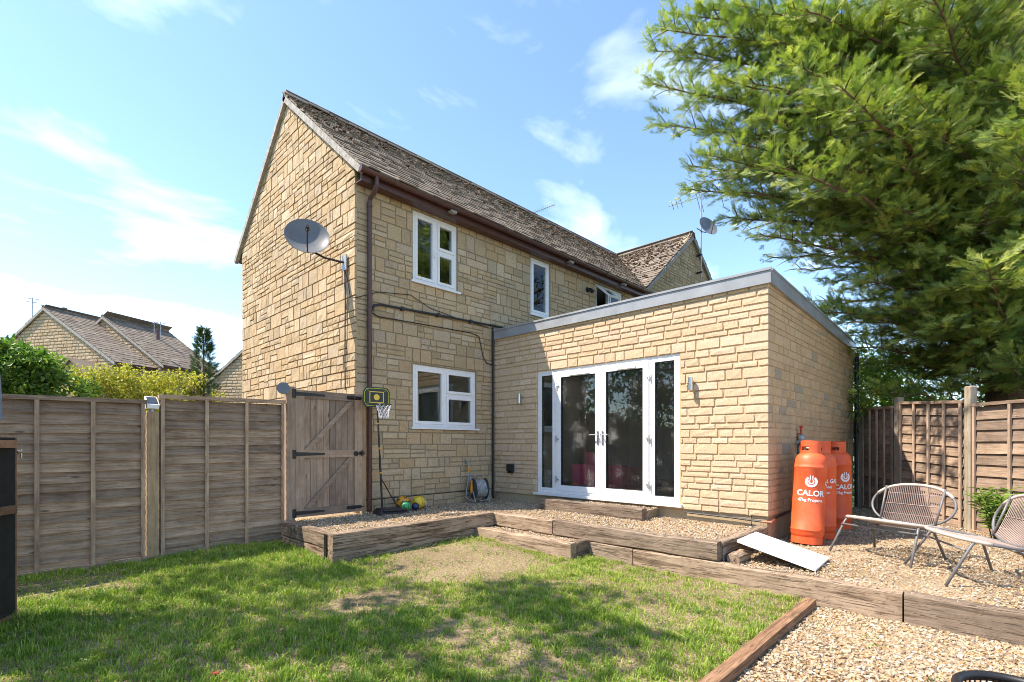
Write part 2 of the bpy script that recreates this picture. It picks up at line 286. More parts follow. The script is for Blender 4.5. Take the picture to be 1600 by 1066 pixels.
# ------------------------------------------------------------------ mesh helpers
ORG = {}
def tag(o, label=None, cat=None, group=None, kind=None):
    for k, v in (('label', label), ('category', cat), ('group', group), ('kind', kind)):
        if v: o[k] = v
    return o
def thing(name, label, cat, loc=(0, 0, 0), group=None, rotz=0.0, rot=None):
    o = bpy.data.objects.new(name, None); COL.objects.link(o); o.empty_display_size = 0.1
    o.location = loc
    if rot is not None: o.rotation_euler = rot
    else: o.rotation_euler = (0, 0, rotz)
    ORG[o.name] = np.array(loc, float)
    return tag(o, label, cat, group)
def raw_mesh(name, V, faces, mat, smooth=False, tint=None):
    me = bpy.data.meshes.new(name)
    if isinstance(faces, np.ndarray):
        nf, k = faces.shape
        me.vertices.add(len(V)); me.vertices.foreach_set('co', np.ascontiguousarray(V, dtype=np.float32).ravel())
        me.loops.add(nf * k); me.loops.foreach_set('vertex_index', np.ascontiguousarray(faces, dtype=np.int32).ravel())
        me.polygons.add(nf); me.polygons.foreach_set('loop_start', np.arange(0, nf * k, k, dtype=np.int32))
        me.polygons.foreach_set('loop_total', np.full(nf, k, dtype=np.int32))
        me.update(calc_edges=True)
    else:
        me.from_pydata([tuple(map(float, v)) for v in V], [], [tuple(f) for f in faces]); me.update()
    if mat is not None: me.materials.append(mat)
    if not smooth: me.shade_flat()
    if smooth: me.polygons.foreach_set('use_smooth', np.ones(len(me.polygons), dtype=bool))
    if tint is not None:
        a = me.attributes.new('tint', 'FLOAT', 'POINT'); a.data.foreach_set('value', np.ascontiguousarray(tint, dtype=np.float32))
    return me
def link(name, me, parent=None, loc=None):
    o = bpy.data.objects.new(name, me); COL.objects.link(o)
    if parent is not None: o.parent = parent
    if loc is not None: o.location = loc
    return o
class MB:
    """collects boxes, tubes and lathes; build() links them as one mesh object"""
    def __init__(s): s.v = []; s.f = []
    def add(s, V, F):
        b = len(s.v); s.v.extend(np.asarray(V, float).tolist()); s.f.extend([tuple(i + b for i in f) for f in F]); return s
    def hexa(s, c):           # 8 corners: bottom 4 (ccw seen from top), top 4
        return s.add(c, [(3, 2, 1, 0), (4, 5, 6, 7), (0, 1, 5, 4), (1, 2, 6, 5), (2, 3, 7, 6), (3, 0, 4, 7)])
    def box(s, x0, x1, y0, y1, z0, z1):
        return s.hexa([(x0, y0, z0), (x1, y0, z0), (x1, y1, z0), (x0, y1, z0), (x0, y0, z1), (x1, y0, z1), (x1, y1, z1), (x0, y1, z1)])
    def obox(s, o, U, V, W):
        o, U, V, W = (np.asarray(q, float) for q in (o, U, V, W))
        if np.dot(np.cross(U, V), W) < 0: U, V = V, U
        return s.hexa([o, o + U, o + U + V, o + V, o + W, o + U + W, o + U + V + W, o + V + W])
    def wbox(s, fr, s0, s1, z0, z1, d0, d1):
        return s.obox(fr.P(s0, z0, d0), fr.U * (s1 - s0), fr.N * (d1 - d0), fr.Z * (z1 - z0))
    def tube(s, pts, r, n=8, cap=True, closed=False):
        pts = [np.asarray(p, float) for p in pts]; m = len(pts); rs = r if hasattr(r, '__len__') else [r] * m
        V = []; up = None
        for i, p in enumerate(pts):
            if closed: t = pts[(i + 1) % m] - pts[i - 1]
            else: t = pts[min(i + 1, m - 1)] - pts[max(i - 1, 0)]
            L = np.linalg.norm(t); t = t / L if L > 1e-9 else np.array([0, 0, 1.0])
            if up is None: up = np.array([0, 0, 1.0]) if abs(t[2]) < 0.9 else np.array([1.0, 0, 0])
            a = np.cross(t, up); a /= max(np.linalg.norm(a), 1e-9); b = np.cross(a, t); up = b
            for k in range(n):
                q = 2 * math.pi * k / n; V.append(p + rs[i] * (math.cos(q) * a + math.sin(q) * b))
        F = []
        for i in range(m if closed else m - 1):
            j = (i + 1) % m
            for k in range(n):
                k2 = (k + 1) % n; F.append((i * n + k, i * n + k2, j * n + k2, j * n + k))
        if cap and not closed: F.append(tuple(range(n - 1, -1, -1))); F.append(tuple((m - 1) * n + k for k in range(n)))
        return s.add(V, F)
    def lathe(s, prof, n=24, o=(0, 0, 0), axis=(0, 0, 1), arc=None):
        o = np.asarray(o, float); w = np.asarray(axis, float); w /= np.linalg.norm(w)
        h = np.array([1.0, 0, 0]) if abs(w[0]) < 0.9 else np.array([0, 1.0, 0])
        a = np.cross(w, h); a /= np.linalg.norm(a); b = np.cross(w, a)
        V = []; F = []
        a0, a1 = arc if arc else (0, 2 * math.pi); nn = n if not arc else n + 1
        for r, z in prof:
            for k in range(nn):
                q = a0 + (a1 - a0) * k / n; V.append(o + w * z + r * (math.cos(q) * a + math.sin(q) * b))
        for i in range(len(prof) - 1):
            for k in range(n):
                k2 = (k + 1) % nn if not arc else k + 1
                F.append((i * nn + k, i * nn + k2, (i + 1) * nn + k2, (i + 1) * nn + k))
        return s.add(V, F)
    def sphere(s, o, r, n=16, sq=(1, 1, 1)):
        b = len(s.v); s.lathe([(max(1e-4, r * math.sin(math.pi * i / (n // 2))), -r * math.cos(math.pi * i / (n // 2))) for i in range(n // 2 + 1)], n)
        for i in range(b, len(s.v)): s.v[i] = [o[k] + s.v[i][k] * sq[k] for k in range(3)]
        return s
    def build(s, name, mat, parent=None, smooth=False, local=False, top=None, **kw):
        V = np.array(s.v, float)
        org = np.zeros(3)
        if parent is not None and not local: org = ORG.get(parent.name, np.zeros(3)); V = V - org
        o = link(name, raw_mesh(name, V, s.f, mat, smooth), parent)
        ORG[o.name] = org
        if smooth and smooth != 'all':
            o.data.set_sharp_from_angle(angle=math.radians(40))
        if kw: tag(o, **kw)
        return o
class Frame:
    """a wall plane: s along it (to the right seen from outside), z up, d outwards"""
    def __init__(f, origin, nrm):
        f.O = np.asarray(origin, float); f.N = np.asarray(nrm, float); f.Z = np.array([0, 0, 1.0]); f.U = np.cross(f.Z, f.N)
    def P(f, s, z, d=0.0): return f.O + f.U * s + f.Z * z + f.N * d

# ---- squared stones: one generator for single stones and for the joined rest
def stone_verts(w, h, depth, bev, jit, r, nx=4, ny=3):
    bev = min(bev, w * 0.3, h * 0.3)
    xs = [0, bev] + [bev + (w - 2 * bev) * i / (nx - 1) for i in range(1, nx - 1)] + [w - bev, w]
    ys = [0, bev] + [bev + (h - 2 * bev) * i / (ny - 1) for i in range(1, ny - 1)] + [h - bev, h]
    V = []; a, b = len(xs), len(ys)
    for j, y in enumerate(ys):
        for i, x in enumerate(xs):
            edge = i in (0, a - 1) or j in (0, b - 1); cor = i in (0, a - 1) and j in (0, b - 1)
            ring = i in (1, a - 2) or j in (1, b - 2)
            z = -0.012 if edge else depth * (0.93 + 0.6 * r.uniform(-jit, jit) if ring else 1 + r.uniform(-jit, jit))
            if edge:
                k = max(bev, .007) * 1.0 if cor else bev * .22; k = k * r.uniform(0.3, 1.0)
                xx = x + (k if i == 0 else -k if i == a - 1 else r.uniform(-0.2, 0.2) * bev)
                yy = y + (k if j == 0 else -k if j == b - 1 else r.uniform(-0.2, 0.2) * bev)
            else: xx = x + r.uniform(-0.3, 0.3) * bev; yy = y + r.uniform(-0.3, 0.3) * bev
            V.append((xx, yy, z))
    F = []
    for j in range(b - 1):
        for i in range(a - 1):
            p = j * a + i; F.append((p, p + 1, p + a + 1, p + a))
    return np.array(V), F
def rect_minus(rects, hole, tiny=0.03):
    out = []
    a0, a1, b0, b1 = hole
    for r in rects:
        x0, x1, y0, y1 = r
        if x1 <= a0 + 1e-4 or x0 >= a1 - 1e-4 or y1 <= b0 + 1e-4 or y0 >= b1 - 1e-4: out.append(r); continue
        if y0 < b0 - tiny: out.append((x0, x1, y0, b0))
        if y1 > b1 + tiny: out.append((x0, x1, b1, y1))
        c0, c1 = max(y0, b0), min(y1, b1)
        if x0 < a0 - tiny: out.append((x0, a0, c0, c1))
        if x1 > a1 + tiny: out.append((a1, x1, c0, c1))
    return [q for q in out if q[1] - q[0] > tiny and q[3] - q[2] > tiny]
def courses(s0, s1, heights, lens, r, z0):
    out = []; z = z0
    for h in heights:
        s = s0 - r.uniform(0, 0.2)
        while s < s1 - 0.02:
            L = r.uniform(*lens) * (1.0 if h < 0.12 else 0.85)
            e = s + L
            if s1 - e < 0.09: e = s1
            out.append((max(s, s0), min(e, s1), z, z + h)); s = e
        z += h
    return out
def rubble(s0, s1, z0, z1, r, coursed=False):
    """random squared rubble: bands split into jumpers and stacks of thinner stones"""
    out = []; z = z0
    while z < z1 - 0.02:
        H = r.choice([0.17, 0.2, 0.23, 0.26])
        if z1 - z - H < 0.1: H = z1 - z
        s = s0
        while s < s1 - 0.01:
            L = r.uniform(0.2, 0.56); e = s + L
            if s1 - e < 0.14: e = s1; L = e - s
            k = r.random() * (1.0 if not coursed else 1.25)
            if k < 0.34 and L < 0.4: out.append((s, e, z, z + H))
            elif k < 0.42:
                m = s + L * r.uniform(0.35, 0.65); out.append((s, m, z, z + H)); out.append((m, e, z, z + H))
            else:
                n = 2 if coursed or H < 0.22 or r.random() < 0.75 else 3
                cuts = [z + H * (i + (r.uniform(-0.14, 0.14) if 0 < i < n else 0)) / n for i in range(n + 1)]
                for i in range(n):
                    if L > 0.32 and r.random() < 0.65:
                        m = s + L * r.uniform(0.35, 0.65); out.append((s, m, cuts[i], cuts[i + 1])); out.append((m, e, cuts[i], cuts[i + 1]))
                    else: out.append((s, e, cuts[i], cuts[i + 1]))
            s = e
        z += H
    return out
BASES = {}
def stone_base(kind, w, h, depth, bev, jit, mat, smooth):
    asp = min((1.0, 1.6, 2.4, 3.4, 4.6), key=lambda q: abs(math.log(q * h / w)))
    hh = 0.2 if h > 0.17 else 0.13 if h > 0.105 else 0.085
    key = (kind, asp, hh, rnd.randrange(7))
    if key not in BASES:
        V, F = stone_verts(asp * hh, hh, depth, bev, jit, rnd)
        BASES[key] = (raw_mesh('stone', V, F, mat, smooth), asp * hh, hh)
    return BASES[key]
def lay_stones(parent, walls, most=300, name='stone', rest='stone_infill'):
    """walls: (frame, rects, material, gap, depth, bevel, jitter, smooth, kind, visible-test); the largest in the picture become objects"""
    todo = []
    for wi, w in enumerate(walls):
        fr, rects = w[0], w[1]
        for q in rects:
            poly = q[4] if len(q) > 4 else None
            pts = [px(fr.P(a, b)) for a, b in ((q[0], q[2]), (q[1], q[2]), (q[1], q[3]), (q[0], q[3]))]
            A = 0.0
            if all(p is not None for p in pts):
                A = abs(sum(pts[i][0] * pts[(i + 1) % 4][1] - pts[(i + 1) % 4][0] * pts[i][1] for i in range(4))) / 2
                c = np.mean(pts, axis=0)
                if not (0 < c[0] < 1600 and 0 < c[1] < 1066): A = 0.0
                if w[9] and not w[9]((q[0] + q[1]) / 2, (q[2] + q[3]) / 2, c): A = 0.0
            if poly: A = 0.0
            todo.append((A, wi, q))
    todo.sort(key=lambda t: -t[0])
    org = ORG[parent.name]
    V_all = {}; 
    for i, (A, wi, q) in enumerate(todo):
        fr, _, mat, gap, depth, bev, jit, smooth, kind, _t = walls[wi]
        g = gap / 2; w, h = q[1] - q[0] - gap, q[3] - q[2] - gap
        if w < 0.015 or h < 0.015: continue
        if i < most and A > 0:
            me, bw, bh = stone_base(kind, w, h, depth, bev, jit, mat, smooth)
            o = bpy.data.objects.new(name, me); COL.objects.link(o); o.parent = parent
            R = Matrix(((fr.U[0], 0, fr.N[0]), (fr.U[1], 0, fr.N[1]), (0, 1, 0))).to_4x4()
            o.matrix_basis = Matrix.Translation(Vector(fr.P(q[0] + g, q[2] + g) - org)) @ R @ Matrix.Diagonal((w / bw, h / bh, rnd.uniform(0.8, 1.25), 1))
        else:
            V, F = stone_verts(w, h, depth * rnd.uniform(0.8, 1.25), bev, jit, rnd)
            if len(q) > 4:   # sloping ends under the verge: (left,right) limits at bottom and top
                lb, rb, lt, rt_ = q[4]
                u = V[:, 1] / h; a = (lb + (lt - lb) * u); b = (rb + (rt_ - rb) * u)
                V = V.copy(); V[:, 0] = (a - q[0]) + V[:, 0] / w * (b - a)
            P = fr.O + np.outer(V[:, 0] + q[0] + g, fr.U) + np.outer(V[:, 1] + q[2] + g, fr.Z) + np.outer(V[:, 2], fr.N) - org
            V_all.setdefault((mat.name, smooth), []).append((P, F, rnd.random()))
    for (mn, smooth), lst in V_all.items():
        Vs = []; Fs = []; T = []; b = 0
        for P, F, t in lst:
            Vs.append(P); Fs.append(np.array(F) + b); T.append(np.full(len(P), t)); b += len(P)
        o = link(rest, raw_mesh(rest, np.vstack(Vs), np.vstack(Fs), bpy.data.materials[mn], smooth, np.concatenate(T)), parent)
        o['kind'] = 'stuff'; ORG[o.name] = org
def slabs(parent, name, fr, s0, s1, z0, z1, holes, d0, d1, mat):
    rects = [(s0, s1, z0, z1)]
    for h in holes: rects = rect_minus(rects, h, 0.001)
    mb = MB()
    for q in rects: mb.wbox(fr, q[0], q[1], q[2], q[3], d0, d1)
    return mb.build(name, mat, parent)
def ring(mb, fr, s0, s1, z0, z1, w, d0, d1):
    """a rectangular frame of four bars"""
    mb.wbox(fr, s0, s0 + w, z0, z1, d0, d1); mb.wbox(fr, s1 - w, s1, z0, z1, d0, d1)
    mb.wbox(fr, s0 + w, s1 - w, z0, z0 + w, d0, d1); mb.wbox(fr, s0 + w, s1 - w, z1 - w, z1, d0, d1)
# ------------------------------------------------------------------ ground sheets
def lawn_z(x, y):
    return 0.0256 * (y - 5.5) + 0.018 * np.sin(1.7 * x + 0.6 * y) * np.sin(1.3 * y - 0.5 * x) + 0.010 * np.sin(4.1 * x) * np.sin(3.7 * y + 1.0)
def grid_sheet(name, x0, x1, y0, y1, nx, ny, zf, mat, **kw):
    X, Y = np.meshgrid(np.linspace(x0, x1, nx + 1), np.linspace(y0, y1, ny + 1)); Z = zf(X, Y) * np.ones_like(X)
    V = np.stack([X.ravel(), Y.ravel(), Z.ravel()], 1)
    i = np.arange(ny)[:, None] * (nx + 1) + np.arange(nx)[None, :]; i = i.ravel()
    F = np.stack([i, i + 1, i + nx + 2, i + nx + 1], 1)
    o = link(name, raw_mesh(name, V, F, mat, True)); return tag(o, **kw)
grid_sheet('ground', -300, 700, -300, 700, 4, 4, lambda x, y: -0.30 + 0 * x, M['farground'], kind='structure', label='open ground beyond the fences', cat='ground')
grid_sheet('lawn', -7.0, 5.30, 1.22, 7.02, 120, 60, lawn_z, M['soil'], kind='structure', label='patchy lawn soil inside the fences', cat='lawn')
grid_sheet('lower_gravel_bed', -7.0, 5.30, -6.0, 1.20, 40, 30, lambda x, y: -0.135 + 0.008 * np.sin(3 * x) * np.sin(2.6 * y), M['gravelbed'], kind='structure', label='gravel bed in front of the edging board', cat='gravel bed')
grid_sheet('seating_gravel_bed', 5.34, 15.0, -7.0, 2.10, 60, 50, lambda x, y: 0.085 + 0.008 * np.sin(2.3 * x + 1) * np.sin(3.1 * y), M['gravelbed'], kind='structure', label='gravel bed under the chairs and gas bottles', cat='gravel bed')
mb = MB(); mb.box(2.78, 6.95, 5.56, 7.16, -0.25, 0.275); mb.box(5.33, 6.95, 2.20, 5.56, -0.25, 0.275); mb.box(-0.5, 3.92, 7.16, 14.0, -0.25, 0.275)
mb.build('terrace_gravel_bed', M['gravelbed'], None, kind='structure', label='raised gravel terrace along the house', cat='terrace')

# ------------------------------------------------------------------ main house
HX0, HY0, HY1 = 3.91, 7.154, 12.18
EAVE_Z, RIDGE_Y, RIDGE_Z, EAVE_Y = 5.52, 9.70, 7.93, 6.87
PITCH = math.atan2(RIDGE_Z - EAVE_Z, RIDGE_Y - EAVE_Y)
WX0, WX1, WRX, WY = 12.42, 18.30, 15.36, 7.00
house = thing('stone_house', 'two storey honey stone house with a gable end and moss covered tiled roof', 'house', (HX0, HY0, 0.27))
gab = Frame((HX0, HY1, 0), (-1, 0, 0)); fro = Frame((HX0, HY0, 0), (0, -1, 0)); GW_ = HY1 - HY0
WIN = {'a': (1.054, 2.022, 4.13, 5.33), 'b': (4.038, 4.673, 4.12, 5.32), 'c': (6.44, 7.64, 4.10, 5.31), 'g': (1.054, 2.477, 1.643, 2.71)}
FL = WX0 - HX0
slabs(house, 'front_wall', fro, 0.22, FL, 0.0, 5.5, list(WIN.values()), -0.22, 0.0, M['mortar'])
def verge_z(s):   # underside of the roof above the gable, s along the gable
    return 5.50 + (min(s, GW_ - s) + 0.28) * math.tan(PITCH) - 0.05
mb = MB()
V = [gab.P(0, 0), gab.P(GW_, 0), gab.P(GW_, verge_z(GW_)), gab.P(GW_ / 2, verge_z(GW_ / 2)), gab.P(0, verge_z(0))]
V = V + [v - gab.N * 0.22 for v in V]
mb.add(V, [(0, 1, 2, 3, 4), (9, 8, 7, 6, 5), (0, 5, 6, 1), (1, 6, 7, 2), (2, 7, 8, 3), (3, 8, 9, 4), (4, 9, 5, 0)])
mb.build('gable_wall', M['mortar'], house)
mb = MB(); mb.box(HX0 + .22, WX0, HY1 - .2, HY1, 0, 5.5); mb.build('back_wall', M['mortar'], house)
mb = MB(); mb.box(HX0 + .23, WX1 - .2, HY0 + .23, HY1 - .21, 2.8, 3.0); mb.box(HX0 + .23, WX1 - .2, HY0 + .23, HY1 - .21, 5.42, 5.46); mb.box(HX0 + .23, WX1 - .2, HY0 + .23, HY1 - .21, 0.3, 0.4); mb.build('floor', M['plaster'], house)
mb = MB(); mb.box(HX0 + .23, WX1 - .2, HY0 + 3.0, HY0 + 3.1, 0.41, 2.79); mb.box(HX0 + .23, WX1 - .2, HY0 + 3.0, HY0 + 3.1, 3.01, 5.41)
for x in (7.3, 9.6): mb.box(x, x + .1, HY0 + .24, HY0 + 2.99, 0.41, 2.79); mb.box(x, x + .1, HY0 + .24, HY0 + 2.99, 3.01, 5.41)
mb.build('partition', M['plaster'], house)
# cross wing: gable towards the garden
wing = Frame((WX0, WY, 0), (0, -1, 0)); WW = WX1 - WX0
mb = MB(); wz = lambda s: 5.50 + (min(s, WW - s) + 0.10) * math.tan(PITCH) * 0.985 - 0.05
V = [wing.P(0, 0), wing.P(WW, 0), wing.P(WW, wz(WW)), wing.P(WW / 2, wz(WW / 2)), wing.P(0, wz(0))]; V = V + [v - wing.N * 0.22 for v in V]
mb.add(V, [(0, 1, 2, 3, 4), (9, 8, 7, 6, 5), (0, 5, 6, 1), (1, 6, 7, 2), (2, 7, 8, 3), (3, 8, 9, 4), (4, 9, 5, 0)])
mb.box(WX1 - .2, WX1, WY + .221, HY1, 0, 5.5); mb.box(WX0, WX1 - .2, HY1 - .2, HY1, 0, 5.5)
mb.build('wing_wall', M['mortar'], house)
# stones
r1 = random.Random(3)
hs = []
z = 0.0
while z < 7.9:
    h = r1.choice([0.075, 0.10, 0.13, 0.15, 0.17, 0.10]); hs.append(h); z += h
grects = []
for q in rubble(0, GW_ + 0.02, 0.0, 7.9, r1, True):
    s0, s1, z0, z1 = q
    if z1 <= 5.62: grects.append(q); continue
    lim = lambda z: max(0.0, (z - 5.50 + 0.05) / math.tan(PITCH) - 0.28)
    a0, a1 = lim(z0), lim(z1)
    lb, rb = max(s0, a0), min(s1, GW_ + .02 - a0); lt, rt_ = max(s0, a1), min(s1, GW_ + .02 - a1)
    if rb - lb < 0.05: continue
    if rt_ - lt < 0.01: lt = rt_ = (lt + rt_) / 2; lt -= 0.005; rt_ += 0.005
    if (lb, rb, lt, rt_) == (s0, s1, s0, s1): grects.append(q)
    else: grects.append((s0, s1, z0, z1, (lb, rb, lt, rt_)))
frects = rubble(0.0, FL, 0.0, 0.48, r1) + rubble(0.0, FL, 0.485, 5.26, r1) + courses(0.0, FL, [0.22], (0.2, 0.33), r1, 5.265)
for k, h in WIN.items(): frects = rect_minus(frects, (h[0] - .005, h[1] + .005, h[2] - .035, h[3] + .005))
wrects = []
for q in rubble(0, WW, 4.6, 8.0, r1):
    lim = lambda z: max(0.0, (z - 5.45) / (math.tan(PITCH) * 0.985) - 0.10)
    a0, a1 = lim(q[2]), lim(q[3]); lb, rb = max(q[0], a0), min(q[1], WW - a0); lt, rt_ = max(q[0], a1), min(q[1], WW - a1)
    if rb - lb < 0.05: continue
    if rt_ - lt < 0.01: lt = rt_ = (lt + rt_) / 2; lt -= 0.005; rt_ += 0.005
    wrects.append(q if (lb, rb, lt, rt_) == tuple((q[0], q[1], q[0], q[1])) else (*q, (lb, rb, lt, rt_)))
def gable_seen(s, z, c): return c[1] < 600
def front_seen(s, z, c): return not (c[0] > 768 and c[1] > 520 - 0.217 * (c[0] - 771))
lay_stones(house, [(gab, grects, M['stone'], 0.015, 0.022, 0.004, 0.28, False, 'rock', gable_seen),
                   (fro, frects, M['stone'], 0.013, 0.012, 0.004, 0.25, False, 'front', front_seen),
                   (wing, wrects, M['stone'], 0.013, 0.012, 0.004, 0.25, False, 'front', front_seen)])
# roof
def roof_plane(mb, O, U, Vv, L, S, th=0.06):
    Nn = np.cross(U, Vv); mb.obox(np.asarray(O) - Nn * th, np.asarray(U) * L, np.asarray(Vv) * S, Nn * th)
mb = MB()
vf = np.array([0, math.cos(PITCH), math.sin(PITCH)]); vb = np.array([0, -math.cos(PITCH), math.sin(PITCH)])
SL = math.hypot(RIDGE_Y - EAVE_Y, RIDGE_Z - EAVE_Z)
roof_plane(mb, (HX0 - .06, EAVE_Y, EAVE_Z), (1, 0, 0), vf, WRX - HX0, SL)
roof_plane(mb, (WRX, 2 * RIDGE_Y - EAVE_Y, EAVE_Z), (-1, 0, 0), vb, WRX - HX0 + .06, SL)
WS = math.hypot(WRX - WX0 + .1, RIDGE_Z - EAVE_Z); WP = math.atan2(RIDGE_Z - EAVE_Z, WRX - WX0 + .1)
vl = np.array([math.cos(WP), 0, math.sin(WP)]); vr = np.array([-math.cos(WP), 0, math.sin(WP)])
roof_plane(mb, (WX0 - .1, HY1 + .3, EAVE_Z), (0, -1, 0), vl, HY1 + .3 - WY + .07, WS)
roof_plane(mb, (WX1 + .1, WY - .07, EAVE_Z), (0, 1, 0), vr, HY1 + .3 - WY + .07, WS)
roof = mb.build('roof', M['membrane'], house)
TB = []
for k in range(8):
    j = lambda a: rnd.uniform(-a, a)
    V = [(j(.03), j(.05), 0), (1 + j(.03), j(.05), 0), (1, 1, 0), (0, 1, 0)]; t = 0.022
    V = V + [(x, y, t + j(.006)) for x, y, _ in V[:2]] + [(1, 1, t), (0, 1, t)]
    TB.append(raw_mesh('tile', np.array(V), [(3, 2, 1, 0), (4, 5, 6, 7), (0, 1, 5, 4), (1, 2, 6, 5), (2, 3, 7, 6), (3, 0, 4, 7)], M['tile']))
def tile_rows(O, U, Vv, L, S, keep, g0, g1, wr):
    out = []; v = -0.03; O = np.asarray(O, float)
    while v < S - 0.03:
        g = g0 + (g1 - g0) * max(0, v) / S; s = -rnd.uniform(0, .2)
        while s < L:
            w = rnd.uniform(*wr); a, b = max(s, 0), min(s + w, L)
            if b - a > .04 and keep(O + np.asarray(U) * (a + b) / 2 + np.asarray(Vv) * (v + g / 2)): out.append((a, b - .006, v, g))
            s += w
        v += g
    return out
def lay_tiles(parent, planes, most=300):
    """planes: (origin, U, V, rows)"""
    org = ORG[parent.name]; todo = []
    for O, U, Vv, rows in planes:
        O, U, Vv = np.asarray(O, float), np.asarray(U, float), np.asarray(Vv, float); Nn = np.cross(U, Vv)
        for (a, b, v, g) in rows:
            P = [px(O + U * x + Vv * y) for x, y in ((a, v), (b, v), (b, v + g), (a, v + g))]; A = 0
            if most and all(p is not None for p in P):
                A = abs(sum(P[i][0] * P[(i + 1) % 4][1] - P[(i + 1) % 4][0] * P[i][1] for i in range(4))) / 2
                if np.dot(Nn, O + U * a + Vv * v - np.array([0, 0, EYE])) > 0: A = 0
            todo.append((A, O, U, Vv, Nn, a, b, v, g))
    todo.sort(key=lambda t: -t[0]); Vs, Fs, T, k = [], [], [], 0
    F = np.array([(3, 2, 1, 0), (4, 5, 6, 7), (0, 1, 5, 4), (1, 2, 6, 5), (2, 3, 7, 6), (3, 0, 4, 7)])
    for i, (A, O, U, Vv, Nn, a, b, v, g) in enumerate(todo):
        me = TB[rnd.randrange(8)]; ln = g * 1.5; lift = 0.020 + rnd.uniform(-.004, .010); tl = lift / ln
        V2 = Vv - Nn * tl; V2 /= np.linalg.norm(V2); N2 = np.cross(U, V2)
        R = Matrix((tuple((U[i_], V2[i_], N2[i_]) for i_ in range(3)))).to_4x4()
        mt = Matrix.Translation(Vector(O + U * a + Vv * v + Nn * lift - org)) @ R @ Matrix.Diagonal((b - a, ln, 1.0, 1))
        if i < most and A > 0:
            o = bpy.data.objects.new('tile', me); COL.objects.link(o); o.parent = parent; o.matrix_basis = mt
        else:
            C = np.array([mt @ q.co for q in me.vertices]); Vs.append(C); Fs.append(F + k); k += 8; T.append(np.full(8, rnd.random()))
    o = link('tile_rows', raw_mesh('tile_rows', np.vstack(Vs), np.vstack(Fs), M['tile'], False, np.concatenate(T)), parent); o['kind'] = 'stuff'; ORG[o.name] = org
main_h = lambda y: EAVE_Z + (min(y, 2 * RIDGE_Y - y) - EAVE_Y) * math.tan(PITCH)
wing_h = lambda x: EAVE_Z + (min(x, 2 * WRX - x) - (WX0 - .1)) * math.tan(WP)
km = lambda p: p[0] < WX0 - .1 or main_h(p[1]) >= wing_h(p[0]) - 0.03
kw_ = lambda p: wing_h(p[0]) >= main_h(p[1]) - 0.03 or p[1] < EAVE_Y
Of, Ob = (HX0 - .075, EAVE_Y, EAVE_Z), (WRX, 2 * RIDGE_Y - EAVE_Y, EAVE_Z)
Ol, Orr = (WX0 - .1, HY1 + .3, EAVE_Z), (WX1 + .1, WY - .085, EAVE_Z); WLEN = HY1 + .3 - WY + .085
lay_tiles(roof, [(Of, (1, 0, 0), vf, tile_rows(Of, (1, 0, 0), vf, WRX - HX0, SL, km, .185, .125, (.16, .36))),
                 (Ob, (-1, 0, 0), vb, tile_rows(Ob, (-1, 0, 0), vb, WRX - HX0 + .075, SL, lambda p: True, .24, .2, (.3, .5))),
                 (Ol, (0, -1, 0), vl, tile_rows(Ol, (0, -1, 0), vl, WLEN, WS, kw_, .185, .125, (.16, .36))),
                 (Orr, (0, 1, 0), vr, tile_rows(Orr, (0, 1, 0), vr, WLEN, WS, lambda p: True, .24, .2, (.3, .5)))])
def ridge_caps(parent, p0, p1, mat, step=.42, w=.12):
    p0, p1 = np.asarray(p0, float), np.asarray(p1, float); L = np.linalg.norm(p1 - p0); d = (p1 - p0) / L; sd = np.cross(d, (0, 0, 1)); n = int(L / step)
    for i in range(n):
        a = p0 + d * i * step; b = a + d * (step - .012); dz = rnd.uniform(-.008, .012); mb = MB(); U3 = np.array([0, 0, 1.0])
        sec = [(-w, -.105), (-w * .55, -.03), (0, .0), (w * .55, -.03), (w, -.105)]; sec = sec + [(x, y + .022) for x, y in sec[::-1]]
        V = [q + sd * x + U3 * (y + .055 + dz) for q in (a, b) for x, y in sec]; m = len(sec)
        mb.add(V, [tuple(range(m)), tuple(range(2 * m - 1, m - 1, -1))] + [(k, m + k, m + (k + 1) % m, (k + 1) % m) for k in range(m)])
        mb.build('ridge_tile', mat, parent)
ridge_caps(roof, (HX0 - .07, RIDGE_Y, RIDGE_Z + .02), (WRX, RIDGE_Y, RIDGE_Z + .02), M['tile'])
ridge_caps(roof, (WRX, WY - .08, RIDGE_Z + .02), (WRX, HY1, RIDGE_Z + .02), M['tile'])
# moss cushions on the tiles and along the ridge
ICO_V = []
ph = (1 + 5 ** .5) / 2
for a in (-1, 1):
    for b in (-ph, ph): ICO_V += [(0, a, b), (a, b, 0), (b, 0, a)]
ICO_V = np.array(ICO_V, float); ICO_V /= np.linalg.norm(ICO_V[0])
def hull_faces(V):
    F = []; n = len(V); e = min(np.linalg.norm(V[0] - V[j]) for j in range(1, n)) * 1.01
    for i in range(n):
        for j in range(i + 1, n):
            for k in range(j + 1, n):
                if all(np.linalg.norm(V[p] - V[q]) < e for p, q in ((i, j), (j, k), (i, k))):
                    c = np.cross(V[j] - V[i], V[k] - V[i]); F.append((i, j, k) if np.dot(c, V[i] + V[j] + V[k]) > 0 else (i, k, j))
    return np.array(F)
ICO_F = hull_faces(ICO_V)
def rand_rot(n, flat=False):
    q = rng.normal(size=(n, 4))
    if flat: q[:, 1:3] *= .22
    q /= np.linalg.norm(q, axis=1)[:, None]; w, x, y, z = q.T
    return np.stack([1 - 2 * (y * y + z * z), 2 * (x * y - z * w), 2 * (x * z + y * w), 2 * (x * y + z * w), 1 - 2 * (x * x + z * z), 2 * (y * z - x * w), 2 * (x * z - y * w), 2 * (y * z + x * w), 1 - 2 * (x * x + y * y)], 1).reshape(n, 3, 3)
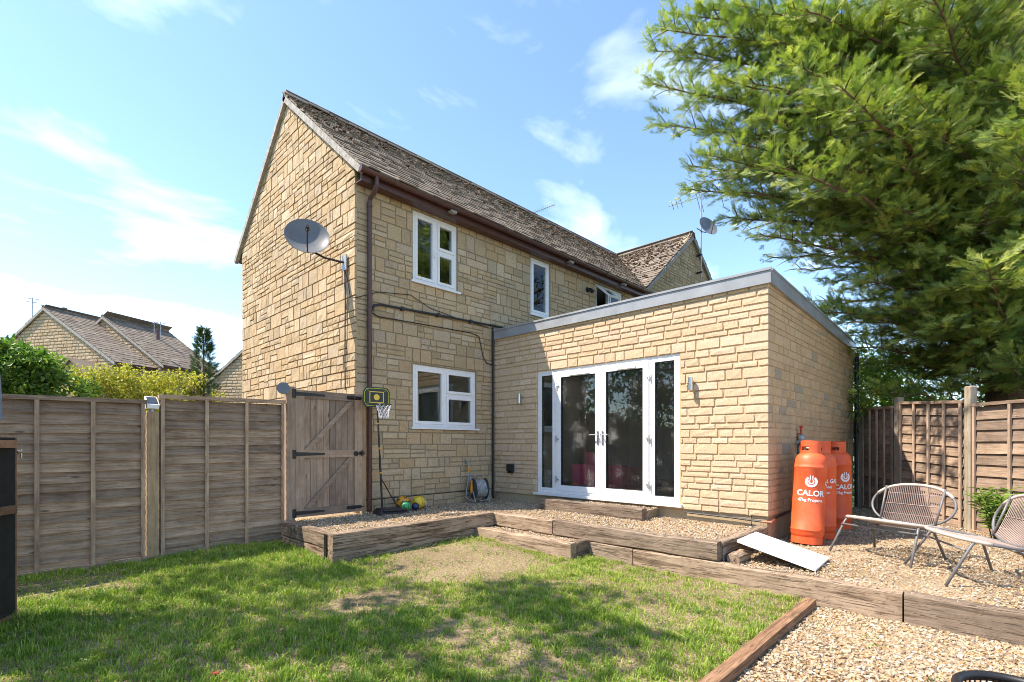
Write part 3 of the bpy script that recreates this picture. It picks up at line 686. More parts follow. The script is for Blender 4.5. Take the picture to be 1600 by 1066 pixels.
CUB_V = np.array([(x, y, z) for z in (-1, 1) for x, y in ((-1, -1), (1, -1), (1, 1), (-1, 1))], float) * .62
CUB_F = np.array([(0, 2, 1), (0, 3, 2), (4, 5, 6), (4, 6, 7), (0, 1, 5), (0, 5, 4), (1, 2, 6), (1, 6, 5), (2, 3, 7), (2, 7, 6), (3, 0, 4), (3, 4, 7)])
def chips(name, pos, rad, mat, parent=None, sq=(1, .78, .6), **kw):
    n = len(pos); R = rand_rot(n, True); S = np.array(sq)[None] * rng.uniform(.75, 1.3, (n, 3)) * np.asarray(rad)[:, None]
    V = CUB_V[None] * rng.uniform(.55, 1.35, (n, 8, 3)); V = np.einsum('nij,nkj->nki', R, V * S[:, None]) + pos[:, None]
    F = CUB_F[None] + (np.arange(n) * 8)[:, None, None]
    o = link(name, raw_mesh(name, V.reshape(-1, 3), F.reshape(-1, 3), mat, False, np.repeat(rng.random(n), 8)), parent)
    return tag(o, **kw)
def pebbles(name, pos, rad, mat, parent=None, sq=(1, .78, .55), **kw):
    n = len(pos); R = rand_rot(n, True); S = np.array(sq)[None] * rng.uniform(.75, 1.25, (n, 3)) * np.asarray(rad)[:, None]
    V = ICO_V[None] * rng.uniform(.8, 1.2, (n, 12, 1)); V = np.einsum('nij,nkj->nki', R, V * S[:, None]) + pos[:, None]
    F = ICO_F[None] + (np.arange(n) * 12)[:, None, None]
    o = link(name, raw_mesh(name, V.reshape(-1, 3), F.reshape(-1, 3), mat, False, np.repeat(rng.random(n), 12)), parent)
    return tag(o, **kw)
mp, mr = [], []
for i in range(900):
    u = rng.random(); x = HX0 + rng.random() * (WRX - HX0); s = SL * (1 - abs(rng.normal()) * .28)
    if rng.random() < .25: s = SL + .03
    if s < .2: continue
    p = np.array(Of) + np.array([x - HX0, 0, 0]) + vf * s + np.array([0, -.5, .8]) * .045
    if km(p): mp.append(p); mr.append(rng.uniform(.015, .045))
for i in range(500):
    y = rng.uniform(WY, 9.6); s = WS * (1 - abs(rng.normal()) * .35)
    if s < .2: continue
    p = np.array([WX0 - .1, y, EAVE_Z]) + vl * s + np.array([-.5, 0, .8]) * .045
    if kw_(p): mp.append(p); mr.append(rng.uniform(.02, .05))
o = pebbles('moss', np.array(mp) - ORG[roof.name], mr, M['moss'], roof, (1.3, 1.0, .6), kind='stuff')
# verges, fascia, soffit, gutter, downpipes
mb = MB()
for sgn, yy in ((1, EAVE_Y), (-1, 2 * RIDGE_Y - EAVE_Y)):
    d = np.array([0, sgn * math.cos(PITCH), math.sin(PITCH)]); nn = np.array([0, -sgn * math.sin(PITCH), math.cos(PITCH)])
    mb.obox(np.array([HX0 - .085, yy, EAVE_Z]) - nn * .10, d * SL, np.array([.075, 0, 0]), nn * .098)
mb.build('verge', M['verge'], house)
mb = MB()
for sgn, xx in ((1, WX0 - .1), (-1, WX1 + .1)):
    d = np.array([sgn * math.cos(WP), 0, math.sin(WP)]); nn = np.array([-sgn * math.sin(WP), 0, math.cos(WP)])
    mb.obox(np.array([xx, WY - .09, EAVE_Z]) - nn * .10, d * WS, np.array([0, .075, 0]), nn * .098)
mb.build('verge', M['verge'], house)
mb = MB(); mb.box(HX0 - .02, WX0 - .02, EAVE_Y + .075, EAVE_Y + .10, EAVE_Z - .17, EAVE_Z + .0); mb.build('fascia_board', M['brown'], house)
mb = MB(); mb.box(HX0 - .02, WX0 - .02, EAVE_Y + .10, HY0 - .03, EAVE_Z - .165, EAVE_Z - .15); mb.build('soffit', M['brown'], house)
mb = MB(); prof = [(.06 * math.cos(a), .06 * math.sin(a)) for a in np.linspace(math.pi, 2 * math.pi, 9)]; prof += [(x * .9, y * .9) for x, y in prof[::-1]]
gx0, gx1 = HX0 - .07, WX0 - .03; V = [(x, EAVE_Y + .005 + a, EAVE_Z - .02 + b) for x in (gx0, gx1) for a, b in prof]; m = len(prof)
mb.add(V, [(k, (k + 1) % m, m + (k + 1) % m, m + k) for k in range(m)] + [tuple(range(m - 1, -1, -1)), tuple(range(m, 2 * m))]); 
mb.lathe([(.001, 0), (.062, 0), (.062, .015), (.001, .015)], 18, (gx0 - .012, EAVE_Y + .005, EAVE_Z - .025), (1, 0, 0))
gut = mb.build('gutter', M['brown'], house, smooth=True)
for x in np.arange(HX0 + .5, WX0, 0.85):
    mb = MB(); mb.tube([(x, EAVE_Y + .07 - .132 * (i / 8), EAVE_Z - .022 - .068 * math.sin(math.pi * i / 8)) for i in range(9)], .009, 5); mb.build('gutter_bracket', M['brown'], gut)
mb = MB(); X = 4.108
mb.tube([(X, EAVE_Y + .005, EAVE_Z - .07), (X, EAVE_Y + .005, EAVE_Z - .19), (X, EAVE_Y + .03, EAVE_Z - .24), (X, HY0 - .09, EAVE_Z - .34), (X, HY0 - .07, EAVE_Z - .40), (X, HY0 - .07, .30)], .036, 12)
for zz in (5.05, 3.42, 2.55, .95): mb.tube([(X, HY0 - .07, zz), (X, HY0 - .07, zz + .05)], .043, 12)
mb.build('downpipe', M['brown'], house, smooth=True)
mb = MB(); mb.tube([(6.80, HY0 - .05, 3.62), (6.80, HY0 - .05, .29)], .022, 8); mb.build('waste_pipe', M['black'], house, smooth=True)
mb = MB(); mb.tube([(4.17, HY0 - .045, 3.46), (4.20, HY0 - .05, 3.54), (4.30, HY0 - .05, 3.575), (5.44, HY0 - .05, 3.62), (6.84, HY0 - .05, 3.66), (7.6, HY0 - .05, 3.69)], .020, 8)
for x, zz in ((4.7, 3.59), (5.44, 3.62), (6.2, 3.64)): mb.box(x, x + .05, HY0 - .075, HY0 - .012, zz - .03, zz + .03)
mb.build('wall_pipe', M['black'], house, smooth=True)
def cable(pts, r, name='cable'): mb = MB(); mb.tube(pts, r, 5); return mb.build(name, M['black'], house)
cb = HY0 - .026
cable([(4.12, cb, 3.44), (4.30, cb, 3.385), (5.2, cb, 3.41), (6.26, cb, 3.435), (6.45, cb, 3.40), (6.50, cb, 3.25), (6.56, cb, 3.02), (6.66, cb, 2.91), (6.79, cb, 2.90)], .009)
cable([(3.93, cb, 3.62), (4.3, cb, 3.78), (4.9, cb, 3.86), (5.3, cb, 3.72), (6.0, cb, 3.64), (6.7, cb, 3.61)], .006)
cable([(4.05, cb + .012, .472), (6.1, cb + .012, .478), (6.75, cb + .012, .475)], .007)
gx = HX0 - .045
cable([(gx, 7.42, 4.16), (gx, 7.40, 3.7), (gx, 7.41, 2.6), (gx, 7.40, 2.2)], .010)
cable([(gx, 7.42, 4.10), (gx, 7.32, 3.9), (gx, 7.24, 3.62), (gx, 7.14, 3.60), (3.93, cb, 3.62)], .006)
# windows of the house
def window(parent, fr, w, cols, name='window', room=None, setback=0.03, label=None, skip=()):
    s0, s1, z0, z1 = w
    mb = MB(); ring(mb, fr, s0, s1, z0, z1, .055, -setback - .07, -setback + .012)
    for c in cols[1:]: mb.wbox(fr, c[0] - .03, c[0] + .03, z0 + .055, z1 - .055, -setback - .065, -setback + .008)
    f = mb.build(name, M['upvc'], parent)
    if label: f['label'] = label
    for ci, c in enumerate(cols):
        a = s0 + .055 if ci == 0 else c[0] + .03; b = (cols[ci + 1][0] - .03) if ci + 1 < len(cols) else s1 - .055
        cells = [(z0 + .055, z1 - .055)] if c[1] is None else [(z0 + .055, c[1] - .025), (c[1] + .025, z1 - .055)]
        if c[1] is not None:
            t = MB(); t.wbox(fr, a, b, c[1] - .025, c[1] + .025, -setback - .064, -setback + .006); t.build('transom', M['upvc'], f)
        for zi, (p, q) in enumerate(cells):
            if (ci, zi) in skip: continue
            t = MB(); ring(t, fr, a + .002, b - .002, p + .002, q - .002, .048, -setback - .05, -setback + .022); t.build('sash', M['upvc'], f)
            t = MB(); t.wbox(fr, a + .05, b - .05, p + .05, q - .05, -setback - .022, -setback - .012); t.build('pane', M['glass'], f)
    t = MB(); t.wbox(fr, s0 - .05, s1 + .05, z0 - .035, z0 - .002, -.10, .055); t.build('sill', M['upvc'], f)
    return f
window(house, fro, WIN['a'], [(0, None), (1.554, 4.77)])
window(house, fro, WIN['b'], [(0, None)])
wc = window(house, fro, WIN['c'], [(0, 4.75), (7.04, None)], skip=((0, 1),))
# its top light stands open
hp = fro.P(6.50, 5.25, -.01); ang = math.radians(48); dn = np.array([0, -math.sin(ang), -math.cos(ang)]); ou = np.array([0, -math.cos(ang), math.sin(ang)])
mb = MB(); W_, H_ = .50, .46
for a, b, c, d in ((0, .048, 0, H_), (W_ - .048, W_, 0, H_), (.048, W_ - .048, 0, .048), (.048, W_ - .048, H_ - .048, H_)):
    mb.obox(hp + np.array([a, 0, 0]) + dn * c, np.array([b - a, 0, 0]), dn * (d - c), ou * .045)
mb.build('open_sash', M['upvc'], wc)
mb = MB(); mb.obox(hp + np.array([.05, 0, 0]) + dn * .05 + ou * .018, np.array([W_ - .1, 0, 0]), dn * (H_ - .1), ou * .008); mb.build('pane', M['glass'], wc)
wg = window(house, fro, WIN['g'], [(0, None), (1.755, 2.235)])
mb = MB(); mb.box(5.05, 6.3, HY0 + .22, HY0 + .24, 1.60, 1.63); mb.build('inner_sill', M['upvc'], wg)
for k, (sx, zz) in enumerate(((1.49, 4.68),)):
    mb = MB(); mb.tube([fro.P(sx, zz - .06, .02), fro.P(sx, zz - .06, .05), fro.P(sx, zz + .06, .05)], .009, 6); mb.build('window_handle', M['upvc'], house)
# yellow ornaments on the inside sill of the upstairs window
mb = MB(); mb.box(HX0 + 1.08, HX0 + 2.0, HY0 + .10, HY0 + .30, 4.16, 4.18); mb.build('inner_sill', M['upvc'], house)
for i, s in enumerate((1.2, 1.32, 1.42, 1.68, 1.80, 1.93)):
    h = .10 + .05 * (i % 2); mb = MB(); mb.lathe([(.001, 0), (.045, .0), (.045, h * .55), (.03, h * .7), (.04, h), (.001, h)], 10, fro.P(s, 4.181, -.20))
    tag(mb.build('sill_ornament', M['yellow'], None, True), '%s yellow ornament from the left on the upstairs window sill' % ('first', 'second', 'third', 'fourth', 'fifth', 'sixth')[i], 'ornament', 'yellow ornaments on the upstairs window sill')
# ------------------------------------------------------------------ flat roofed extension
EX, EY0, EY1, EX1 = 6.857, 2.119, 7.154, 12.0
ext = thing('stone_extension', 'flat roofed pale stone extension with grey trim and white glazed doors', 'extension', (EX, EY0, 0.27))
ef = Frame((EX, EY1, 0), (-1, 0, 0)); es = Frame((EX, EY0, 0), (0, -1, 0)); EL = EY1 - EY0; ES = EX1 - EX
DO = (1.154, 3.856, 0.49, 2.655)
slabs(ext, 'front_wall', ef, 0.0, EL - .20, 0.42, 3.40, [DO], -.2, 0.0, M['ext_mortar'])
slabs(ext, 'side_wall', es, 0.0, ES, 0.42, 3.20, [], -.2, 0.0, M['ext_mortar'])
mb = MB(); V = [es.P(0, 3.20, 0), es.P(ES, 3.20, 0), es.P(0, 3.40, 0)]; V = V + [v - es.N * .2 for v in V]
mb.add(V, [(0, 1, 2), (5, 4, 3), (0, 3, 4, 1), (1, 4, 5, 2), (2, 5, 3, 0)]); mb.build('side_wall_top', M['ext_mortar'], ext)
mb = MB(); mb.wbox(ef, 0, EL - .21, 0.05, .419, -.22, -.012); mb.wbox(es, .012, ES, 0.05, .419, -.2, -.012); mb.build('plinth', M['plinth'], ext)
mb = MB(); mb.box(EX1 - .2, EX1, EY0 + .2, EY1, .3, 3.2); mb.build('back_wall', M['ext_mortar'], ext)
r2 = random.Random(8)
# courses: a boundary at the door head (2.655) and at the sill
def mk_courses(z0, z1):
    n = []; z = z0
    while z1 - z > .20: h = r2.choice([.075, .085, .10, .115, .145]); n.append(h); z += h
    rest = z1 - z
    n += [rest] if rest < .14 else [rest / 2, rest / 2]
    return n
hh = mk_courses(.42, 2.655) + [.15] + mk_courses(2.805, 3.42)
e_front = courses(-.0, EL + .018, hh, (.18, .44), r2, .42)
e_front = rect_minus(e_front, (DO[0] - .004, DO[1] + .004, DO[2] - .05, DO[3]))
e_side = []
for q in courses(.0, ES, hh, (.2, .46), r2, .42):
    top = 3.42 - .2 * (q[0] + q[1]) / 2 / ES
    if q[2] < top - .03: e_side.append(q)
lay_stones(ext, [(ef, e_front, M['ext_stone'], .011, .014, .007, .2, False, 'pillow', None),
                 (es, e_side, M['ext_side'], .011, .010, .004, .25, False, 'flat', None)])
# trim: deep grey fascia with a drip, roof deck falling to the rear
fall = .2
mb = MB(); mb.obox((EX - .05, EY0 - .05, 3.385), (0, EL + .03, 0), (.05, 0, 0), (0, 0, .165)); mb.box(EX - .065, EX - .05, EY0 - .06, EY1 - .02, 3.545, 3.575); mb.build('fascia', M['fascia'], ext)
mb = MB(); A0 = np.array([EX, EY0 - .05, 3.385]); mb.hexa([A0, A0 + (ES + .05, 0, -fall), A0 + (ES + .05, .05, -fall), A0 + (0, .05, 0), A0 + (0, 0, .165), A0 + (ES + .05, 0, .165 - fall), A0 + (ES + .05, .05, .165 - fall), A0 + (0, .05, .165)])
A0 = A0 + (0, -.012, .16); mb.hexa([A0, A0 + (ES + .05, 0, -fall), A0 + (ES + .05, .05, -fall), A0 + (0, .05, 0), A0 + (0, 0, .03), A0 + (ES + .05, 0, .03 - fall), A0 + (ES + .05, .05, .03 - fall), A0 + (0, .05, .03)])
mb.build('side_fascia', M['fascia'], ext)
mb = MB(); mb.hexa([(EX, EY0, 3.40), (EX1 + .05, EY0, 3.20), (EX1 + .05, EY1 - .03, 3.20), (EX, EY1 - .03, 3.40), (EX, EY0, 3.53), (EX1 + .05, EY0, 3.33), (EX1 + .05, EY1 - .03, 3.33), (EX, EY1 - .03, 3.53)]); mb.build('roof', M['membrane'], ext)
mb = MB(); mb.tube([(EX1 + .02, EY0 - .06, 3.17), (EX1 + .02, EY0 - .06, .1)], .04, 10); mb.build('downpipe', M['black'], ext, smooth=True)
mb = MB(); mb.box(EX + .2, EX1 - .2, EY0 + .2, EY1 + .0, .40, .47); mb.build('floor', M['floorwood'], ext)
mb = MB(); mb.box(EX + .2, EX1 - .2, EY0 + .2, EY1 - .02, 2.95, 2.99); mb.build('ceiling', M['plaster'], ext)
mb = MB(); mb.box(EX1 - .25, EX1 - .2, EY0 + .2, EY1 - .05, .47, 2.95); mb.box(EX + .2, EX1 - .25, EY1 - .1, EY1 - .05, .47, 2.95); mb.box(EX + .2, EX1 - .25, EY0 + .2, EY0 + .24, .47, 2.95); mb.build('inner_wall', M['plaster'], ext)
# glazed doors with side lights
sd = [DO[0], 1.555, 2.502, 3.392, DO[1]]
mb = MB(); ring(mb, ef, DO[0], DO[1], DO[2], DO[3], .05, -.10, -.015)
for s in (sd[1], sd[3]): mb.wbox(ef, s - .028, s + .028, DO[2] + .05, DO[3] - .05, -.10, -.017)
dfr = mb.build('door_frame', M['upvc'], ext)
mb = MB(); mb.wbox(ef, DO[0] - .05, DO[1] + .05, .448, .488, -.12, .075); mb.build('door_sill', M['upvc'], ext)
for a, b in ((sd[0] + .05, sd[1] - .028), (sd[3] + .028, sd[4] - .05)):
    mb = MB(); ring(mb, ef, a + .003, b - .003, DO[2] + .053, DO[3] - .053, .035, -.08, -.012); f = mb.build('side_light', M['upvc'], ext)
    mb = MB(); ring(mb, ef, a + .036, b - .036, DO[2] + .086, DO[3] - .086, .01, -.05, -.02); mb.build('gasket', M['gasket'], f)
    mb = MB(); mb.wbox(ef, a + .04, b - .04, DO[2] + .09, DO[3] - .09, -.048, -.040); mb.build('pane', M['doorglass'], f)
for k, (a, b) in enumerate(((sd[1] + .028, sd[2]), (sd[2], sd[3] - .028))):
    mb = MB(); ring(mb, ef, a + .004, b - .004, DO[2] + .053, DO[3] - .053, .095, -.075, -.002); f = mb.build('door_leaf', M['upvc'], ext)
    mb = MB(); ring(mb, ef, a + .096, b - .096, DO[2] + .145, DO[3] - .145, .012, -.05, -.008); mb.build('gasket', M['gasket'], f)
    mb = MB(); mb.wbox(ef, a + .10, b - .10, DO[2] + .15, DO[3] - .15, -.045, -.037); mb.build('pane', M['doorglass'], f)
    mb = MB(); mb.wbox(ef, a + .30, b - .22, DO[3] - .135, DO[3] - .105, -.004, .022); mb.build('trickle_vent', M['upvc'], f)
    hs_ = b - .045 if k == 0 else a + .045; dr = -1 if k == 0 else 1
    mb = MB(); mb.wbox(ef, hs_ - .014, hs_ + .014, 1.34, 1.56, -.003, .012)
    mb.tube([ef.P(hs_, 1.50, .01), ef.P(hs_, 1.50, .055), ef.P(hs_ + dr * .02, 1.50, .06), ef.P(hs_ + dr * .13, 1.50, .06)], .010, 8); mb.tube([ef.P(hs_, 1.37, .01), ef.P(hs_, 1.37, .02)], .012, 8)
    mb.build('door_handle', M['steel'], f)
    for zz in (.72, 1.42, 2.36):
        hx = a + .01 if k == 0 else b - .03; mb = MB(); mb.wbox(ef, hx - .005, hx + .05, zz, zz + .03, -.002, .02); mb.tube([ef.P(hx + (.0 if k == 0 else .045), zz - .04, .016), ef.P(hx + (.0 if k == 0 else .045), zz + .07, .016)], .011, 8); mb.build('hinge', M['upvc'] if zz > 2 else M['alu'], f)
# along the foot of the extension: a black pipe that turns round the corner
mb = MB(); mb.tube([ef.P(3.95, .385, .03), ef.P(4.6, .375, .03), ef.P(EL - .02, .36, .035), ef.P(EL + .04, .365, .035)], .014, 7); mb.tube([es.P(-.03, .365, .045), es.P(.3, .40, .03), es.P(.9, .42, .03)], .014, 7); mb.build('gas_pipe', M['black'], ext, smooth=True)
mb = MB(); mb.tube([ef.P(EL - .06, .36, .035), ef.P(EL + .05, .365, .04), es.P(.12, .385, .05)], .018, 7); mb.build('pipe_elbow', M['copper'], ext, smooth=True)
# ------------------------------------------------------------------ fittings on the walls
for k, (s, lab) in enumerate((( EY1 - 6.38, 'slim steel up and down wall light left of the glazed doors'), (EY1 - 3.10, 'slim steel up and down wall light right of the glazed doors'))):
    t = thing('wall_light', lab, 'wall light', tuple(ef.P(s, 2.19, 0)), 'steel wall lights beside the glazed doors')
    mb = MB(); mb.lathe([(.001, -.09), (.033, -.09), (.033, .09), (.001, .09)], 18, ef.P(s, 2.19, .085)); mb.build('lamp_body', M['steel'], t, True)
    mb = MB(); mb.wbox(ef, s - .02, s + .02, 2.14, 2.24, .012, .06); mb.build('wall_plate', M['steel'], t)
t = thing('wall_vent', 'black boiler vent box low on the extension wall left of the doors', 'vent', tuple(ef.P(.51, .84, 0)))
mb = MB(); mb.wbox(ef, .44, .58, .84, .97, .01, .085); mb.build('hood', M['black'], t)
mb = MB(); mb.wbox(ef, .42, .60, .83, .985, .012, .022); mb.build('wall_plate', M['alu'], t)
for i in range(4):
    mb = MB(); mb.wbox(ef, .445 + i * .035, .465 + i * .035, .80, .84, .03, .06); mb.build('louvre', M['black'], t)
t = thing('flue_outlet', 'short black outlet pipe high on the house wall by the open window', 'flue', (9.976, HY0, 5.03))
mb = MB(); mb.tube([(9.976, HY0 - .01, 5.07), (9.976, HY0 - .12, 5.04), (9.976, HY0 - .17, 4.98)], .045, 10); mb.build('pipe', M['black'], t, True)
mb = MB(); mb.lathe([(.001, 0), (.07, 0), (.07, .012), (.001, .012)], 14, (9.976, HY0 - .014, 5.07), (0, -1, 0)); mb.build('collar', M['black'], t)
for x, lab in ((5.62, 'small beige sensor under the gutter above the left upstairs window'), (9.0, 'small beige sensor under the gutter near the narrow window'), (11.2, 'small white sensor under the gutter above the open window')):
    t = thing('eaves_sensor', lab, 'sensor', (x, EAVE_Y, EAVE_Z - .1), 'sensors under the gutter')
    mb = MB(); mb.sphere((x, EAVE_Y - .03, EAVE_Z - .125), .035, 12, (1.3, 1, .8)); mb.build('sensor_head', M['verge'], t, True)
    mb = MB(); mb.box(x - .06, x + .06, EAVE_Y - .02, EAVE_Y + .08, EAVE_Z - .12, EAVE_Z - .085); mb.build('bracket', M['verge'], t)
def sat_dish(name, label, c, foot, diam=.64, group='satellite dishes', side=None):
    c = np.asarray(c, float); n = np.array([-.37, -.85, .375]); n /= np.linalg.norm(n); t = thing(name, label, 'satellite dish', tuple(foot), group)
    R_ = diam / 2; prof = [(R_ * k / 8, .085 * (k / 8) ** 2 * diam / .64) for k in range(9)]; prof[0] = (.001, 0)
    back = [(r, z - .006) for r, z in prof[::-1]]
    mb = MB(); mb.lathe(prof + [(R_ + .008, prof[-1][1] + .002), (R_ + .008, prof[-1][1] - .008)] + back, 36, c, n); mb.build('reflector', M['dish'], t, True)
    up = np.array([0, 0, 1.0]) - n * n[2]; up /= np.linalg.norm(up)
    lo = c - up * R_ * .98 + n * .08; hd = c - up * .06 + n * R_ * .95
    mb = MB(); mb.tube([lo, lo + (hd - lo) * .92], .013, 6); mb.build('feed_arm', M['black'], t)
    mb = MB(); mb.tube([hd + n * .05, hd - n * .03 - up * .0], [.024, .034], 10); mb.tube([hd - up * .05, hd + up * .02], .02, 8); mb.build('lnb', M['black'], t)
    mb = MB(); f = np.asarray(foot, float); b_ = c - n * .02 - up * .12
    mb.tube([f, (f * .45 + b_ * .55) - np.array([0, 0, .06]), b_ - n * .05, b_], .017, 7); mb.build('support_arm', M['iron'], t)
    return t
t = sat_dish('satellite_dish', 'large grey satellite dish on the gable wall near the house corner', (3.41, 7.74, 4.53), (HX0 - .03, 7.40, 4.20))
mb = MB(); mb.box(HX0 - .065, HX0 - .04, 7.34, 7.46, 4.08, 4.32); mb.build('wall_bracket', M['alu'], t)
t = sat_dish('satellite_dish', 'small satellite dish on the aerial mast of the far gable', tuple(from_px(1104, 356, 15.9)), tuple(from_px(1089, 357, 16.1)), .66)
mx, my = 15.72, WY - .16
t = thing('aerial_mast', 'tall aluminium mast with long aerial on the far gable', 'aerial', (mx, my, 6.9))
mb = MB(); mb.tube([(mx, my, 6.6), (mx, my, 9.75)], .024, 8); mb.build('mast', M['alu'], t, True)
for zz in (6.8, 7.35): mb = MB(); mb.box(mx - .03, mx + .03, my - .03, WY - .015, zz, zz + .05); mb.build('bracket', M['iron'], t)
b0 = np.array([mx, my, 9.24]) - RT * 1.05 + (0, 0, -.33); b1 = np.array([mx, my, 9.24]) + RT * 1.25 + (0, 0, .38)
mb = MB(); mb.tube([b0, b1], .012, 5); mb.build('boom', M['alu'], t)
for u in (.06, .12, .18, .40, .44, .72, .93):
    p = b0 + (b1 - b0) * u; e = RT * .20 + np.array([0, 0, -.30]) + FW * .25
    k = 1.15 if u > .35 else .35; mb = MB(); mb.tube([p - e * k, p + e * k], .008, 4); mb.build('aerial_rod', M['iron'], t)
a0 = from_px(832, 333, 14.9); a1 = from_px(867, 320, 15.3)
t = thing('roof_aerial', 'slim yagi aerial poking above the main ridge', 'aerial', tuple(a0 - (0, 0, 1.0)))
mb = MB(); mb.tube([a0, a1], .012, 5); mb.tube([a0, a0 + (.3, .5, -.9)], .02, 6); mb.build('boom', M['alu'], t)
for u in np.linspace(.05, 1, 12):
    p = a0 + (a1 - a0) * u; mb = MB(); mb.tube([p - (0, 0, .075), p + (0, 0, .075)], .006, 4); mb.build('aerial_rod', M['alu'], t)
# ------------------------------------------------------------------ left fence and gate (along X at Y about 7)
FY = 7.0
def lap_panel(name, label, p0, p1, z0a, z0b, h, nb, ncol, mats, group, lip=.026):
    """overlapping horizontal boards, battens over them, a rail at the top; p0 -> p1 seen left to right"""
    p0, p1 = np.array([*p0, 0.0]), np.array([*p1, 0.0]); L = np.linalg.norm(p1 - p0); U = (p1 - p0) / L; Nn = np.cross(U, (0, 0, 1.0))   # towards the viewer
    t = thing(name, label, 'fence panel', (float(p0[0]), float(p0[1]), z0a), group)
    zb = lambda s: z0a + (z0b - z0a) * s / L
    def bar(part, s0, s1, a, b, d0, d1, mat, tilt=0.0):
        P = lambda s, zz, d: p0 + U * s + np.array([0, 0, zb(s) + zz]) + Nn * d
        mb = MB(); mb.hexa([P(s0, a, d0 + tilt), P(s0, a, d1 + tilt), P(s1, a, d1 + tilt), P(s1, a, d0 + tilt), P(s0, b, d0), P(s0, b, d1), P(s1, b, d1), P(s1, b, d0)][::1])
        mb.f = [tuple(f[::-1]) for f in mb.f]
        return mb.build(part, mat, t)
    bh = (h - .06) / nb
    for i in range(nb):
        a = i * bh + rnd.uniform(-.008, .008); wob = rnd.uniform(-.004, .004)
        bar('board', .01, L - .01, a - .012 + wob, a + bh + .010, .0, .014, mats[0], tilt=lip)
    for s in np.linspace(.02, L - .055, ncol):
        bar('batten', s, s + .036, .0, h - .045, .046, .07, mats[1])
    bar('top_rail', 0, L, h - .045, h, .0, .072, mats[0]); bar('bottom_rail', 0.0, L, -.02, .028, .044, .066, mats[0])
    return t
LG = 'lapped fence panels along the left of the lawn'
lap_panel('lapped_fence', 'grey lapped fence panel at the far left beside the open shed door', (-.60, FY), (1.222, FY), .03, .05, 1.80, 17, 5, (M['fence_x'], M['fence_z']), LG)
lap_panel('lapped_fence', 'taller grey lapped fence panel between the brown post and the gate', (1.332, FY), (2.76, FY), .06, .08, 1.86, 17, 4, (M['fence_x'], M['fence_z']), LG)
lap_panel('lapped_fence', 'grey lapped fence panel mostly out of frame at left', (-2.6, FY), (-.72, FY), .0, .02, 1.80, 17, 5, (M['fence_x'], M['fence_z']), LG)
def post(name, label, x, y, z0, z1, w, mat, group=None, rotz=0.0, cap=False):
    t = thing(name, label, 'fence post', (x, y, z0), group, rotz)
    mb = MB(); h = z1 - z0; k = w / 2; c = .008
    for a, b, zz0, zz1 in ((k, k, 0, h - .012),): mb.box(-a, a, -b, b, zz0, zz1)
    mb.hexa([(-k, -k, h - .012), (k, -k, h - .012), (k, k, h - .012), (-k, k, h - .012), (-k + c, -k + c, h), (k - c, -k + c, h), (k - c, k - c, h), (-k + c, k - c, h)])
    mb.build('shaft', mat, t, local=True)
    return t
post('fence_post', 'brown timber post with a solar lamp on top, between the left panels', 1.277, FY - .01, -.08, 1.72, .108, M['post_z'], 'left fence posts')
post('fence_post', 'timber post at the far left end of the fence', -.66, FY, -.1, 1.8, .1, M['post_z'], 'left fence posts')
t = thing('solar_lamp', 'small white solar lamp on the brown fence post', 'lamp', (1.275, FY - .01, 1.72))
mb = MB(); mb.tube([(1.275, FY - .01, 1.72), (1.275, FY - .01, 1.755)], .03, 12); mb.build('neck', M['alu'], t)
mb = MB(); mb.hexa([(1.22, FY - .075, 1.755), (1.33, FY - .075, 1.755), (1.33, FY + .055, 1.755), (1.22, FY + .055, 1.755), (1.215, FY - .085, 1.80), (1.335, FY - .085, 1.80), (1.335, FY + .065, 1.90), (1.215, FY + .065, 1.90)]); mb.build('housing', M['white'], t)
mb = MB(); dd = np.array([0, .15, .10]); dd /= np.linalg.norm(dd); nn = np.array([0, -dd[2], dd[1]]); mb.obox(np.array([1.228, FY - .07, 1.81]) + nn * .001, (.094, 0, 0), dd * .14, nn * .006); mb.build('solar_panel', M['solar'], t)
# gate
GX0, GX1, GZ0, GZ1 = 2.90, 3.915, .335, 2.10
post('gate_post', 'timber post that the garden gate hangs from', 2.835, FY, .0, 2.14, .11, M['gate_z'])
t = thing('flood_lamp', 'round pale lamp on top of the gate post', 'lamp', (2.76, FY - .05, 2.08))
mb = MB(); cc = np.array([2.735, FY - .05, 2.10]); ax = np.array([-.35, -.9, .1]); mb.lathe([(.001, -.05), (.06, -.045), (.078, .0), (.082, .02), (.074, .022), (.001, .016)], 24, cc, ax); mb.build('lamp_head', M['dish'], t, True)
mb = MB(); mb.tube([cc + (.02, .05, -.02), (2.80, FY - .02, 2.06)], .018, 7); mb.build('bracket', M['alu'], t)
gate = thing('garden_gate', 'ledged and braced timber garden gate with black iron hinges', 'gate', (GX0, FY, GZ0))
xs = np.linspace(GX0 + .13, GX1 - .13, 9)
for i in range(8):
    mb = MB(); j = rnd.uniform(-.003, .003); mb.box(xs[i] + .003, xs[i + 1] - .003, FY - .012 + j, FY + .008 + j, GZ0 + .02, GZ1 - .03); mb.build('plank', M['gate_z'], gate)
for a, b in ((GX0, GX0 + .125), (GX1 - .125, GX1)):
    mb = MB(); mb.box(a, b, FY - .04, FY + .008, GZ0, GZ1); mb.build('stile', M['gate_z'], gate)
for a, b in ((GZ0, GZ0 + .115), (1.155, 1.265), (GZ1 - .11, GZ1)):
    mb = MB(); mb.box(GX0 + .126, GX1 - .126, FY - .036, FY - .0155, a, b); mb.build('rail', M['gate_x'], gate)
